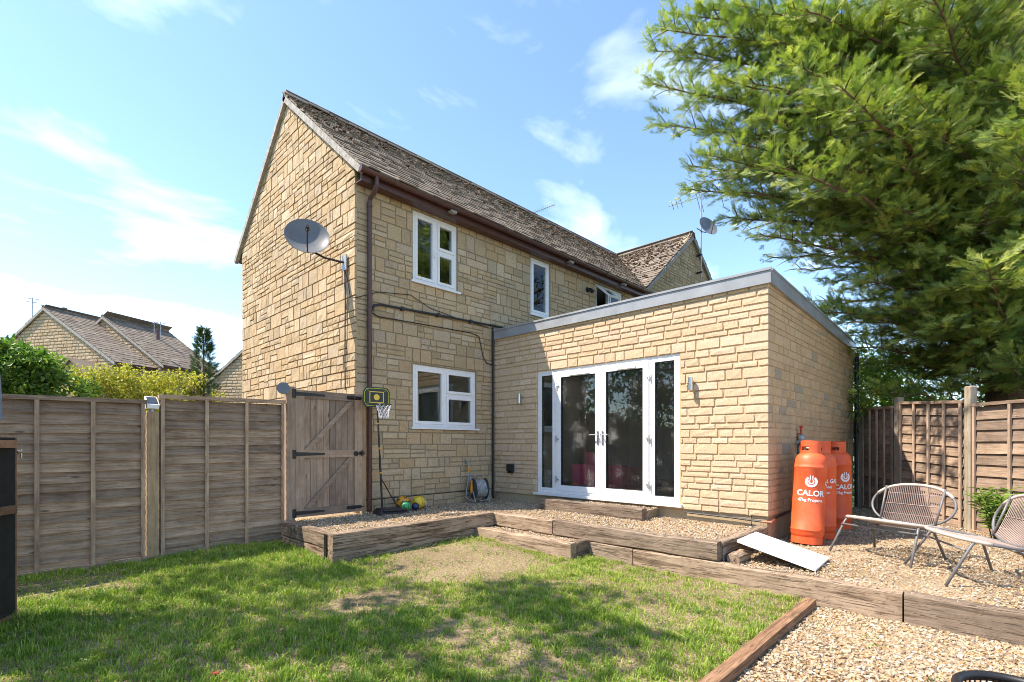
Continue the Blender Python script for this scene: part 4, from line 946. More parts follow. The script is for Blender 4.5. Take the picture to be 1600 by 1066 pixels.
for za, zb in ((GZ0 + .12, 1.15), (1.27, GZ1 - .115)):
    a = np.array([GX0 + .13, FY - .037, za]); b = np.array([GX1 - .135, FY - .037, zb]); d = b - a
    mb = MB(); w = .085; mb.hexa([a, a + (w, 0, 0), a + (w, .02, 0), a + (0, .02, 0), b - (w, 0, 0), b, b + (0, .02, 0), b + (-w, .02, 0)]); mb.build('brace', M['gate_x'], gate)
for zz in (GZ0 + .06, 1.21, GZ1 - .055):
    mb = MB(); y = FY - .0425; mb.hexa([(GX0 + .005, y - .004, zz - .028), (GX0 + .42, y - .004, zz - .012), (GX0 + .42, y, zz - .012), (GX0 + .005, y, zz - .028), (GX0 + .005, y - .004, zz + .028), (GX0 + .42, y - .004, zz + .012), (GX0 + .42, y, zz + .012), (GX0 + .005, y, zz + .028)])
    mb.box(GX0 - .045, GX0 - .012, FY - .068, FY - .056, zz - .06, zz + .06); mb.tube([(GX0 - .002, y - .006, zz - .06), (GX0 - .002, y - .006, zz + .06)], .011, 8)
    mb.build('strap_hinge', M['iron'], gate)
for zz in (GZ0 + .07, GZ1 - .06):
    mb = MB(); mb.box(GX1 - .25, GX1 - .02, FY - .046, FY - .0405, zz - .025, zz + .025); mb.tube([(GX1 - .24, FY - .058, zz), (GX1 + .02, FY - .058, zz)], .008, 7); mb.tube([(GX1 - .14, FY - .058, zz), (GX1 - .14, FY - .085, zz - .01)], .007, 6); mb.build('bolt', M['iron'], gate)
mb = MB(); mb.lathe([(.001, 0), (.032, 0), (.032, .006), (.001, .006)], 16, (GX1 - .11, FY - .041, 1.21), (0, -1, 0)); mb.tube([(GX1 - .11 + .032 * math.cos(q), FY - .055, 1.205 + .032 * math.sin(q)) for q in np.linspace(0, 2 * math.pi, 15)[:-1]], .006, 5, closed=True)
mb.box(GX1 - .06, GX1 + .03, FY - .055, FY - .041, 1.19, 1.235); mb.tube([(GX1 - .02, FY - .075, 1.17), (GX1 - .02, FY - .075, 1.255)], .014, 8); mb.build('ring_latch', M['iron'], gate)
mb = MB(); mb.box(3.925, 3.985, FY - .02, FY + .06, .28, 2.08); mb.build('gate_stop', M['post_z'], gate)
# ------------------------------------------------------------------ right fence (runs away at an angle)
RP = [(8.05, -1.66), (10.0, .31), (10.94, 1.26), (11.85, 1.92), (13.4, 2.9)]
RG = 'brown lapped fence panels behind the chairs'
def along(i, a, b):
    p, q = np.array(RP[i]), np.array(RP[i + 1]); d = (q - p) / np.linalg.norm(q - p); return tuple(p + d * a), tuple(q - d * b)
specs = [(0, .06, .07, .08, .08, 1.86, 20, 6, 'brown lapped fence panel at the right edge behind the green plant'), (1, .07, .06, .08, .16, 1.92, 11, 5, 'brown lapped fence panel right behind the left chair'),
         (2, .06, .06, .12, .14, 1.90, 11, 5, 'dark lapped fence panel beside the gas bottles'), (3, .06, .0, .1, .1, 1.8, 12, 5, 'lapped fence panel hidden behind the extension corner')]
for i, a, b, za, zb, h, nb, nc, lab in specs[:3]:
    p, q = along(i, a, b); lap_panel('lapped_fence', lab, q, p, zb, za, h, 12 if nb != 20 else 11, nc, (M['rfence_x'], M['rfence_z']), RG)
for (x, y), z1, lab in ((RP[0], 2.1, 'grey timber post at the near end of the right fence'), (RP[1], 2.20, 'tall grey timber post between the two right fence panels'), (RP[2], 2.16, 'grey timber post left of the panel behind the chair'), (RP[3], 2.10, 'dark timber post by the rear corner of the extension')):
    post('fence_post', lab, x, y, -.1, z1, .10, M['rpost'], 'right fence posts', RA)
# ------------------------------------------------------------------ oak sleepers
def sleeper(parent, x0, x1, y0, y1, z0, z1, along_x, name='sleeper', local=False):
    """a worn baulk: edges chipped, faces slightly uneven"""
    L = (x1 - x0) if along_x else (y1 - y0); n = max(3, int(L / .22)); r = rnd; V = []; ring_ = 8
    w, h = ((y1 - y0), (z1 - z0)) if along_x else ((x1 - x0), (z1 - z0)); c = .012
    for i in range(n + 1):
        u = i / n; k = c * r.uniform(.5, 1.6); dz = r.uniform(-.005, .004); dy = r.uniform(-.004, .004)
        for a, b in ((k, 0), (w - k, 0), (w, k), (w, h - k), (w - k, h), (k, h), (0, h - k), (0, k)):
            p = (u * L, a + dy * (1 if a < w / 2 else -1), b + (dz if b > h / 2 else 0)); V.append((x0 + p[0], y0 + p[1], z0 + p[2]) if along_x else (x0 + p[1], y0 + p[0], z0 + p[2]))
    F = [(i * 8 + k, i * 8 + (k + 1) % 8, (i + 1) * 8 + (k + 1) % 8, (i + 1) * 8 + k) for i in range(n) for k in range(8)]
    F += [tuple(range(7, -1, -1)), tuple(n * 8 + k for k in range(8))]
    if along_x: F = [f[::-1] for f in F]
    mb = MB(); mb.add(V, F); return mb.build(name, M['sleeper_x' if along_x else 'sleeper_y'], parent)
tw = thing('sleeper_wall', 'low retaining wall of stacked oak sleepers around the raised gravel terrace', 'retaining wall', (2.7, 5.46, -.08))
for z0, z1 in ((-.08, .125), (.128, .32)):
    sleeper(tw, 2.70, 2.825, 5.60 if z0 < 0 else 5.59, 6.93, z0, z1, False); sleeper(tw, 2.70 + (.0 if z0 < 0 else .002), 5.24, 5.46, 5.585, z0, z1 + (.004 if z0 > 0 else 0), True)
sleeper(tw, 5.25, 5.38, 4.335, 5.60, .125, .318, False); sleeper(tw, 5.255, 5.385, 2.12, 4.325, .122, .32, False); sleeper(tw, 5.39, 6.82, 2.105, 2.235, .10, .312, True)
mb = MB(); mb.box(2.69, 2.698, 5.60, 5.66, -.02, .30); mb.build('corner_strap', M['iron'], tw)
lw = thing('sleeper_wall', 'long low oak sleeper edge between lawn and chair gravel', 'retaining wall', (5.2, 1.2, -.16))
ys = [-3.6, -1.75, .575, 3.10, 5.44]
for i in range(4): sleeper(lw, 5.235, 5.365, ys[i] + .006, ys[i + 1] - .006, -.16, .115, False)
st = thing('sleeper_step', 'gravel filled step framed in oak sleepers in front of the terrace', 'step', (4.85, 3.7, -.05))
sleeper(st, 4.85, 4.975, 3.72, 5.45, -.06, .15, False); sleeper(st, 4.985, 5.235, 3.715, 3.84, -.06, .148, True)
mb = MB(); mb.box(4.976, 5.234, 3.845, 5.45, -.05, .118); mb.build('gravel_fill', M['gravelbed'], st)
ds = thing('door_step_sleeper', 'pale oak sleeper lying as a step below the glazed doors', 'step', (6.3, 3.6, .28))
sleeper(ds, 6.29, 6.43, 3.58, 5.47, .27, .45, False)
oc = thing('sleeper_offcut', 'short oak sleeper offcut beside the white board', 'timber offcut', (5.5, 1.9, .09))
sleeper(oc, 5.42, 5.75, 1.95, 2.08, .09, .19, True, 'block')
eb = thing('edging_board', 'reddish timber edging board between lawn and near gravel', 'edging', (3.4, 1.24, -.15))
mb = MB()
V = []; n = 24
for i in range(n + 1):
    x = -6.5 + (5.2 + 6.5) * i / n; dz = .004 * math.sin(i * 2.1)
    for a, b in ((1.195, -.16), (1.285, -.16), (1.283, -.055 + dz), (1.197, -.058 + dz)): V.append((x, a, b))
mb.add(V, [(i * 4 + (k + 1) % 4, i * 4 + k, (i + 1) * 4 + k, (i + 1) * 4 + (k + 1) % 4) for i in range(n) for k in range(4)] + [(0, 1, 2, 3), tuple(n * 4 + k for k in (3, 2, 1, 0))]); mb.build('board', M['edging'], eb)
t = thing('white_board', 'white flat board leaning off the terrace edge onto the gravel', 'board', (5.9, 1.7, .1))
c4 = [np.array(q) for q in ((5.62, 1.30, .098), (6.29, 1.33, .098), (6.26, 2.07, .290), (5.60, 2.045, .290))]; up = np.array([0, -.008, .028]); mb = MB(); mb.hexa(c4 + [q + up for q in c4]); mb.build('panel', M['board'], t)
# ------------------------------------------------------------------ gas bottles
def wrap_text(txt, size, ang0, z, R, parent, mat, squeeze=1.0):
    cu = bpy.data.curves.new('lettering', 'FONT'); cu.body = txt; cu.size = size; cu.align_x = 'CENTER'; cu.offset = size * .03; cu.resolution_u = 3
    tmp = bpy.data.objects.new('lettering', cu); dg = bpy.context.evaluated_depsgraph_get(); me0 = tmp.to_mesh()
    V = np.array([v.co for v in me0.vertices]); F = [tuple(p.vertices) for p in me0.polygons]; tmp.to_mesh_clear(); bpy.data.objects.remove(tmp); bpy.data.curves.remove(cu)
    if len(V) == 0: return
    a = ang0 + V[:, 0] * squeeze / R; P = np.stack([R * np.cos(a), R * np.sin(a), z + V[:, 1]], 1)
    return link('lettering', raw_mesh('lettering', P, F, mat), parent)
def bottle(label, x, y, z, rot, face, text=True):
    t = thing('gas_bottle', label, 'gas bottle', (x, y, z), 'orange gas bottles', rot=rot)
    R = .187
    prof = [(.001, .055), (R * .75, .06), (R * .93, .085), (R, .13), (R, .16), (R + .004, .165), (R + .004, .175), (R, .18), (R, .945), (R + .004, .95), (R + .004, .962), (R, .967), (R, 1.0), (R * .965, 1.055), (R * .86, 1.10), (R * .66, 1.13), (R * .4, 1.145), (.001, 1.15)]
    mb = MB(); mb.lathe(prof, 40); mb.build('body', M['orange'], t, 'all', local=True)
    mb = MB(); mb.lathe([(.165, 0.0), (.178, 0.0), (.178, .085), (.165, .085), (.165, 0.0)], 32); fr_ = mb.build('foot_ring', M['orange'], t, True, local=True)
    mb = MB()
    for k in range(3):   # collar with hand holes: pillars between a lower and an upper band
        a = face + .2 + k * 2 * math.pi / 3; mb.lathe([(.112, 1.12), (.122, 1.12), (.122, 1.245), (.112, 1.245), (.112, 1.12)], 8, arc=(a, a + 1.25))
    mb.lathe([(.112, 1.12), (.123, 1.12), (.123, 1.165), (.112, 1.165)], 30); mb.lathe([(.112, 1.215), (.123, 1.215), (.1235, 1.29), (.112, 1.29), (.112, 1.215)], 30)
    mb.build('collar', M['orange'], t, True, local=True)
    mb = MB(); mb.tube([(0, 0, 1.14), (0, 0, 1.23)], [.03, .022], 10); mb.tube([(0, -.05, 1.2), (0, .05, 1.2)], .016, 8); mb.lathe([(.001, 1.23), (.035, 1.23), (.035, 1.255), (.001, 1.255)], 12); mb.build('valve', M['copper'], t, True, local=True)
    if text:
        a = face; RR = R + .004
        wrap_text('CALOR', .098, a, .60, RR, t, M['white']); wrap_text('47kg Propane', .052, a, .53, RR, t, M['white'])
        mb = MB()          # ring emblem open at the top with a short bar
        for (r0, r1, q0, q1) in ((.043, .070, .62, 2 * math.pi - .62), (.016, .033, .75, 2 * math.pi - .75)):
            V = []; n = 26
            for i in range(n + 1):
                q = q0 + (q1 - q0) * i / n
                for r_ in (r0, r1): V.append((a + (r_ * math.sin(q)) / RR, .775 + r_ * math.cos(q)))
            mb.add([(RR * math.cos(b), RR * math.sin(b), zz) for b, zz in V], [(2 * i, 2 * i + 1, 2 * i + 3, 2 * i + 2) for i in range(n)])
        for s0, s1, z0, z1 in ((-.019, -.009, .80, .85), (.009, .019, .80, .85)):
            mb.add([(RR * math.cos(a + s / RR), RR * math.sin(a + s / RR), zz) for s, zz in ((s0, z0), (s1, z0), (s1, z1), (s0, z1))], [(0, 1, 2, 3)])
        mb.build('emblem', M['white'], t, local=True)
        b = a + math.pi * .62
        wrap_text('CALOR GAS', .07, b, .74, RR, t, M['white']); wrap_text('PROPANE', .04, b, .67, RR, t, M['white'])
        wrap_text('DANGER', .03, b, .60, RR, t, M['white'])
    return t
def facing(x, y): return math.atan2(-y, -x)
bottle('leaning orange gas bottle with white lettering nearest the camera', 7.17, 1.76, .10, (math.radians(1.5), math.radians(4.6), 0), facing(7.2, 1.76) + .10)
bottle('orange gas bottle in the middle of the three, half hidden', 7.74, 1.74, .10, (0, math.radians(.6), 0), facing(7.7, 1.74) - math.pi * .62 + .30)
bottle('orange gas bottle farthest from the extension corner, beside the fence', 8.86, 1.76, .10, (0, math.radians(-3.5), 0), facing(8.9, 1.76) + .62)
t = thing('gas_regulator', 'grey gas regulator with red valve and black hoses on the extension side wall', 'regulator', (8.1, EY0, 1.1))
mb = MB(); y = EY0 - .06; mb.tube([(8.10, EY0 - .01, 1.50), (8.10, y, 1.50), (8.10, y, 1.60)], .014, 8); mb.build('riser', M['redtap'], t); mb = MB(); mb.box(8.06, 8.14, y - .02, y + .01, 1.58, 1.615); mb.build('lever', M['redtap'], t)
mb = MB(); mb.lathe([(.001, -.03), (.06, -.025), (.065, 0), (.05, .03), (.001, .035)], 18, (8.12, y - .01, 1.43), (0, -1, 0)); mb.box(8.03, 8.2, y - .02, y + .04, 1.35, 1.40); mb.tube([(8.2, y, 1.40), (8.27, y, 1.38)], .03, 10); mb.tube([(8.12, y, 1.40), (8.12, y, 1.2)], .016, 8); mb.build('body', M['alu'], t, True)
mb = MB(); mb.tube([(8.05, y, 1.37), (7.86, y - .02, 1.30), (7.78, y - .05, 1.12), (7.80, y - .12, .98), (7.76, y - .2, 1.12), (7.74, y - .26, 1.28)], .012, 6); mb.tube([(8.15, y, 1.25), (8.2, y - .03, 1.05), (8.0, y - .1, 1.05), (7.6, y - .22, 1.2), (7.3, y - .28, 1.32)], .012, 6); mb.build('hose', M['black'], t, True)
# ------------------------------------------------------------------ string chairs
def lounge_chair(label, x, y, fdir):
    t = thing('string_chair', label, 'chair', (x, y, .10), 'grey string garden chairs', math.atan2(fdir[1], fdir[0]) - math.pi / 2)   # local +y is the front
    def loop(cx, cy, cz, a, b, e1, e2, n=40): return [np.array([cx, cy, cz]) + a * math.copysign(abs(math.cos(q)) ** .85, math.cos(q)) * e1 + b * math.sin(q) * e2 for q in np.linspace(0, 2 * math.pi, n + 1)[:-1]]
    ex = np.array([1.0, 0, 0]); sy = np.array([0, .985, .17]); by = np.array([0, -.36, .93])
    S = loop(0, .02, .37, .43, .31, ex, sy); B = loop(0, -.36, .55, .43, .245, ex, by)
    mb = MB(); mb.tube(S, .013, 8, closed=True); mb.build('seat_hoop', M['chairframe'], t, 'all', local=True)
    mb = MB(); mb.tube(B, .013, 8, closed=True); mb.build('back_hoop', M['chairframe'], t, 'all', local=True)
    for sx in (-1, 1):
        mb = MB(); mb.tube([(sx * .43, .40, 0), (sx * .385, .20, .35), (sx * .375, .17, .385), (sx * .36, .12, .39), (sx * .33, -.20, .325), (sx * .31, -.27, .30)], .013, 8); mb.build('leg', M['chairframe'], t, 'all', local=True)
        mb = MB(); mb.tube([(sx * .37, -.30, 0), (sx * .315, -.20, .29), (sx * .30, -.12, .325)], .013, 8); mb.build('leg', M['chairframe'], t, 'all', local=True)
        mb = MB(); p = np.array([sx * .285, -.265, .35]); mb.tube([p, p + by * .43 + np.array([sx * .02, 0, 0])], .011, 8); mb.build('back_stay', M['chairframe'], t, 'all', local=True)
    mb = MB(); mb.tube([(-.395, .245, .315), (.395, .245, .315)], .010, 8); mb.tube([(-.31, -.24, .285), (.31, -.24, .285)], .010, 8); mb.build('stretcher', M['chairframe'], t, 'all', local=True)
    mb = MB(); n = 30
    for i in range(n):
        u = -.275 + .55 * i / (n - 1); k = math.sqrt(max(0, 1 - (u / .43) ** 2)) * .245
        c = np.array([u, -.36, .55]); sag = np.array([0, -.035 * (1 - (u / .30) ** 2) * 1, 0]); lo = c - by * k * 1.0; hi = c + by * k
        mb.tube([hi, (lo + hi) / 2 + sag, lo], .0040, 4)
    for w in (-.12, .0, .13): mb.tube([np.array([u, -.36, .55]) + by * w + np.array([0, -.03 * (1 - (u / .3) ** 2) + .004, 0]) for u in np.linspace(-.28, .28, 7)], .004, 4)
    mb.build('back_cords', M['cord'], t, local=True, kind='stuff')
    mb = MB(); n = 38
    for i in range(n):
        u = -.40 + .80 * i / (n - 1); k = math.sqrt(max(0, 1 - (abs(u) / .43) ** 2.2)) * .31; c = np.array([u, .02, .37]); a, b = c + sy * k, c - sy * k
        mb.tube([a, (a + b) / 2 - np.array([0, 0, .03 * (1 - (u / .41) ** 2)]), b], .0042, 4)
    mb.build('seat_cords', M['cord'], t, local=True, kind='stuff')
    mb = MB(); fr_ = [p for p in S if p[1] > .06]; fr_.sort(key=lambda p: p[0]); mb.tube(fr_, .0185, 8)
    bt = [p for p in B if p[2] > .64]; bt.sort(key=lambda p: p[0]); mb.tube(bt, .017, 8); mb.build('cord_wrap', M['cream'], t, 'all', local=True)
    return t
lounge_chair('string garden chair in front of the fence, left of the two', 7.03, .88, (-.91, .41))
lounge_chair('string garden chair cut by the right edge of the frame', 6.42, .17, (-.43, .90))
# ------------------------------------------------------------------ basketball stand, balls, hose reel, tap
hb = (4.16, 6.80, .29)
t = thing('basketball_stand', 'small black and lime toy basketball stand against the house wall', 'basketball hoop', hb)
mb = MB(); mb.hexa([(4.02, 6.64, .29), (4.50, 6.60, .29), (4.54, 6.90, .29), (4.06, 6.93, .29), (4.08, 6.69, .37), (4.44, 6.66, .36), (4.47, 6.85, .36), (4.11, 6.88, .37)]); mb.tube([(4.10, 6.66, .34), (4.48, 6.63, .33)], .022, 8); mb.build('base', M['black'], t)
pt, pb = np.array([4.02, 6.72, 2.02]), np.array([4.15, 6.78, .33])
mb = MB(); mb.tube([pb, pb + (pt - pb) * .5], .016, 8); mb.tube([pb + (pt - pb) * .5, pt], .013, 8); mb.tube([pb + (pt - pb) * .30, (4.40, 6.74, .36)], .009, 6); mb.build('pole', M['black'], t, True)
for u in (.34, .56, .78):
    q = pb + (pt - pb) * u; mb = MB(); mb.tube([q, q + (pt - pb) * .012], .02, 8); mb.build('clamp_ring', M['amber'], t)
bc = np.array([3.975, 6.66, 2.045]); e1 = np.array([.985, -.17, 0]); e3 = np.array([0, 0, 1.0]); en = np.cross(e1, e3)   # towards the viewer
def plate(mb, pts, d0, d1):
    n = len(pts); V = [bc + e1 * a + e3 * b + en * d for d in (d0, d1) for a, b in pts]
    mb.add(V, [tuple(range(n))[::-1], tuple(range(n, 2 * n))] + [(k, (k + 1) % n, n + (k + 1) % n, n + k) for k in range(n)])
hw, hh_ = .205, .15
OUT = [(-hw * .82, -hh_), (hw * .82, -hh_), (hw, -hh_ * .55), (hw, hh_ * .55), (hw * .84, hh_ * .92), (hw * .5, hh_), (-hw * .5, hh_), (-hw * .84, hh_ * .92), (-hw, hh_ * .55), (-hw, -hh_ * .55)]
mb = MB(); plate(mb, OUT, -.010, .010); bd = mb.build('backboard', M['black'], t)
mb = MB(); O2 = [(a * .9, b * .86) for a, b in OUT]; mb.tube([bc + e1 * a + e3 * b + en * .011 for a, b in O2], .004, 5, closed=True)
for a in (-1, 1):
    for b in (-1, 1): mb.tube([bc + e1 * a * .10 + e3 * (b * .075) + en * .011, bc + e1 * a * hw * .8 + e3 * b * hh_ * .8 + en * .011], .002, 4)
mb.build('board_line', M['lime'], bd)
mb = MB()
for a, b, c, d in ((-.11, .11, -.085, -.073), (-.11, .11, .073, .085), (-.11, -.098, -.073, .073), (.098, .11, -.073, .073)): plate(mb, [(a, c), (b, c), (b, d), (a, d)], .0105, .0135)
mb.build('target_square', M['yellow'], bd)
mb = MB(); plate(mb, [(.045 * math.cos(q), .045 * math.sin(q)) for q in np.linspace(0, 2 * math.pi, 21)[:-1]], .0105, .0135); mb.build('target_disc', M['yellow'], bd)
rc = bc - e3 * .115 + en * .13 + e1 * .06
mb = MB(); mb.tube([rc + .11 * (math.cos(q) * e1 + math.sin(q) * en) for q in np.linspace(0, 2 * math.pi, 25)[:-1]], .007, 6, closed=True); mb.tube([rc - en * .11, bc - e3 * .115 + e1 * .06], .012, 6); mb.build('rim', M['black'], t, True)
mb = MB(); nn_ = 10; rows = [(0, .11), (.05, .095), (.10, .08), (.15, .07), (.20, .066)]
for k in range(nn_):
    for sgn in (-1, 1):
        mb.tube([rc - e3 * dz + r_ * (math.cos(q) * e1 + math.sin(q) * en) for i, (dz, r_) in enumerate(rows) for q in [2 * math.pi * (k + sgn * .5 * i) / nn_]], .0035, 4)
mb.build('net', M['net'], t)
def ball(label, p, r, mat, spots=None, name='ball'):
    t = thing(name, label, 'ball', (p[0], p[1], .30), 'toy balls by the house wall'); mb = MB(); mb.sphere((p[0], p[1], .295 + r), r, 22); bo = mb.build('skin', mat, t, 'all')
    if spots is not None:
        mb = MB(); cc = np.array([p[0], p[1], .295 + r])
        if spots == 'seams':
            for ax in ((1, 0, 0), (0, 1, .3), (.5, -.6, 1)):
                w = np.array(ax, float); w /= np.linalg.norm(w); a = np.cross(w, (.3, .2, .9)); a /= np.linalg.norm(a); b = np.cross(w, a); mb.tube([cc + (r + .0005) * (math.cos(q) * a + math.sin(q) * b) for q in np.linspace(0, 2 * math.pi, 33)[:-1]], .0025, 4, closed=True)
        else:
            for d in ICO_V:
                a = np.cross(d, (.31, .52, .79)); a /= np.linalg.norm(a); b = np.cross(d, a); k = 5
                V = [cc + d * (r + .0015)] + [cc + (d * .93 + .37 * (math.cos(q) * a + math.sin(q) * b)) / np.linalg.norm(d * .93 + .37 * a) * (r + .0015) for q in np.linspace(0, 2 * math.pi, k + 1)[:-1]]
                mb.add(V, [(0, 1 + i, 1 + (i + 1) % k) for i in range(k)])
        mb.build('pattern_patch', M['black'], t)
ball('orange and black football behind the green ball', (4.62, 6.93), .11, M['amber'], 'spots'); ball('small green ball in front of the football', (4.53, 6.72), .078, M['green'], 'seams')
ball('yellow basketball by the wall', (4.83, 6.80), .108, M['yellow'], 'seams'); ball('small navy blue ball in front of the yellow one', (4.70, 6.70), .06, M['navy'], 'seams'); ball('small pale ball half behind the yellow basketball', (4.98, 6.90), .07, M['pale'], 'seams')
rx, ry, rz = 6.20, 6.84, .30
t = thing('hose_reel', 'black garden hose reel with grey hose on the gravel by the wall', 'hose reel', (rx, ry, rz))
ax = np.array([.93, -.36, 0]); ax /= np.linalg.norm(ax); c0 = np.array([rx, ry, rz + .235]); 
for sgn in (-1, 1):
    mb = MB(); mb.lathe([(.001, -.008), (.185, -.008), (.195, 0), (.185, .008), (.001, .008)], 30, c0 + ax * .115 * sgn, ax); dk = mb.build('reel_disc', M['reel'], t, True)
    for k in range(6):
        q = k * math.pi / 3; a = np.cross(ax, (0, 0, 1)); d = math.cos(q) * a + math.sin(q) * np.array([0, 0, 1.0]); mb = MB(); p = c0 + ax * .128 * sgn; mb.tube([p + d * .04, p + d * .17], .009, 5); mb.build('spoke', M['reel'], dk)
mb = MB(); mb.tube([c0 - ax * .11, c0 + ax * .11], .06, 14); mb.build('drum', M['reel'], t)
mb = MB(); a = np.cross(ax, (0, 0, 1.0)); pts = []
for lay in range(3):
    R_ = .105 + lay * .026
    for i in range(8 * 14 + 1):
        u = i / (8 * 14); u = u if lay % 2 == 0 else 1 - u; q = 2 * math.pi * i / 14; pts.append(c0 + ax * (-.095 + .19 * u) + R_ * (math.cos(q) * a + math.sin(q) * np.array([0, 0, 1.0])))
mb.tube(pts, .0125, 6); mb.build('hose_coil', M['hose'], t, 'all')
mb = MB()
for sgn in (-1, 1):
    p = c0 + ax * .135 * sgn; f = a * .17; mb.tube([p + f - (0, 0, .225), p + f * .9 - (0, 0, .2), p, p - f * .8 + (0, 0, .22), p - f * .8 + (0, 0, .24)], .011, 7); mb.tube([p, p - f - (0, 0, .225)], .011, 7); mb.tube([p + f - (0, 0, .225), p - f - (0, 0, .225)], .011, 7)
mb.tube([c0 - ax * .135 - a * .136 + (0, 0, .24), c0 + ax * .135 - a * .136 + (0, 0, .24)], .012, 7); mb.tube([c0 + ax * .12 - (0, 0, .05), c0 + ax * .22 - (0, 0, .1), c0 + ax * .24 - (0, 0, .19), c0 + ax * .12 - (0, 0, .22), c0 - ax * .02 - (0, 0, .222) - a * -.05], .011, 7)
mb.build('frame', M['alu'], t, 'all')
mb = MB(); p = c0 - ax * .15; mb.tube([p + (0, 0, .10), p + (0, 0, .02), p - (0, 0, .08)], [.018, .032, .02], 10); mb.build('nozzle', M['amber'], t, True)
mb = MB(); mb.tube([p + (0, 0, .11), p + (0, 0, .15)], .022, 10); mb.build('connector', M['amber'], t, True)
t = thing('garden_tap', 'brass garden tap with orange hose connector above the hose reel', 'tap', (6.12, HY0, .85))
mb = MB(); mb.tube([(6.12, HY0 - .0, 1.0), (6.12, HY0 - .08, 1.0), (6.12, HY0 - .11, .97), (6.12, HY0 - .11, .93)], .016, 8); mb.tube([(6.12, HY0 - .06, 1.0), (6.12, HY0 - .06, 1.06)], .012, 7); mb.tube([(6.09, HY0 - .06, 1.06), (6.15, HY0 - .06, 1.06)], .009, 6); mb.build('spout', M['alu'], t, True)
mb = MB(); mb.tube([(6.12, HY0 - .11, .93), (6.12, HY0 - .11, .84)], [.032, .024], 10); mb.build('connector', M['amber'], t, True)
mb = MB(); mb.tube([(6.12, HY0 - .11, .86), (6.11, HY0 - .11, .7), (6.06, HY0 - .12, .5), (6.03, HY0 - .14, .38), (6.06, HY0 - .2, .325), (6.14, HY0 - .28, .32)], .011, 7); mb.build('hose', M['hose'], t, True)
# ------------------------------------------------------------------ inside the extension
t = thing('pink_sofa', 'deep pink sofa standing with its back to the glazed doors', 'sofa', (7.5, 4.9, .47))
mb = MB(); mb.box(7.12, 7.32, 4.42, 5.42, .53, 1.0); mb.build('backrest', M['pink'], t); mb = MB(); mb.box(7.321, 7.95, 4.52, 5.32, .55, .84); mb.build('seat', M['pink'], t)
mb = MB(); mb.hexa([(7.325, 4.9, .841), (7.5, 4.9, .841), (7.5, 5.30, .841), (7.325, 5.30, .841), (7.30, 4.95, 1.16), (7.40, 4.95, 1.16), (7.40, 5.28, 1.22), (7.30, 5.28, 1.22)]); mb.build('cushion', M['pink'], t)
for y in (4.40, 5.321):
    mb = MB(); mb.box(7.325, 7.97, y, y + .119, .53, .96); mb.build('armrest', M['pink'], t)
for x in (7.18, 7.88):
    for y in (4.5, 5.34): mb = MB(); mb.tube([(x, y, .47), (x, y, .535)], .025, 8); mb.build('leg', M['pipewood'], t)
t = thing('wooden_stool', 'brown wooden stool seen through the right side light', 'stool', (7.5, 3.25, .47))
mb = MB(); mb.lathe([(.001, .60), (.17, .60), (.17, .635), (.001, .635)], 20, (7.5, 3.25, .47)); mb.build('seat', M['pale'], t)
for k in range(4):
    q = math.pi / 4 + k * math.pi / 2; mb = MB(); mb.tube([(7.5 + .2 * math.cos(q), 3.25 + .2 * math.sin(q), .47), (7.5 + .12 * math.cos(q), 3.25 + .12 * math.sin(q), 1.07)], .018, 8); mb.build('leg', M['pipewood'], t)
t = thing('inner_cabinet', 'pale cabinet standing in the dim room behind the left side light', 'cabinet', (7.5, 6.3, .47))
mb = MB(); mb.box(7.5, 7.95, 6.35, 7.0, .47, 1.55); mb.build('carcass', M['plaster'], t); mb = MB(); mb.box(7.48, 7.499, 6.37, 6.98, .5, 1.0); mb.build('cabinet_door', M['upvc'], t)
# ------------------------------------------------------------------ shed door, fire basket, toy at the frame's edges
sdp = from_px(24, 690, 3.9)
t = thing('shed_door', 'dark open shed door at the left edge of the frame', 'shed door', (float(sdp[0]) - .02, float(sdp[1]), -.1))
d = np.array([0.010, -1.0, 0]); ou = np.array([-.06, -1.0, 0]); ou /= np.linalg.norm(ou); pe = np.array([sdp[0], sdp[1], 0]); inn = -(FW * .75 + RT * .9); inn[2] = 0
dr = from_px(-90, 700, 3.35)[:2] - pe[:2]; dr = np.array([dr[0], dr[1], 0]); dr /= np.linalg.norm(dr); dn = np.cross(dr, (0, 0, 1.0))
mb = MB(); mb.obox(pe + (0, 0, -.10), dr * 1.0, dn * .018, (0, 0, 1.50)); mb.build('door_panel', M['shedblack'], t)
sgn = 1 if np.dot(dn, -pe) > 0 else -1
for zz in (-.02, .95 - .13, 1.32):
    mb = MB(); mb.obox(pe + dr * .03 + (0, 0, zz) + (dn * .0185 if sgn > 0 else -dn * .038), dr * .95, dn * .02 if sgn > 0 else dn * .0375, (0, 0, .06)); mb.build('ledge', M['shedwood'], t)
mb = MB(); mb.obox(pe - dr * .014 + (0, 0, -.10), dr * .013, dn * .018, (0, 0, 1.50)); mb.build('edge_strip', M['shedwood'], t)
mb = MB(); mb.tube([pe - dr * .015 + (0, 0, 1.29), pe - dr * .05 + (0, 0, 1.29)], .012, 7); mb.tube([pe - dr * .05 + (0, 0, 1.31), pe - dr * .05 + (0, 0, 1.24)], .008, 6); mb.build('keys', M['steel'], t)
t = thing('tilted_sheet', 'blue grey metal sheet edge above the shed door', 'metal sheet', (float(sdp[0]) - .3, float(sdp[1]), 1.5))
e0 = from_px(4, 655, 3.8); e1_ = from_px(2, 600, 3.8); e2_ = from_px(-4, 545, 3.8); q = dr * .35
mb = MB()
for a_, b_ in ((e0, e1_), (e1_, e2_)): mb.obox(a_, q, dn * .012, b_ - a_)
mb.build('sheet', M['bluegrey'], t)
fc = FW * 2.445 + RT * 2.45
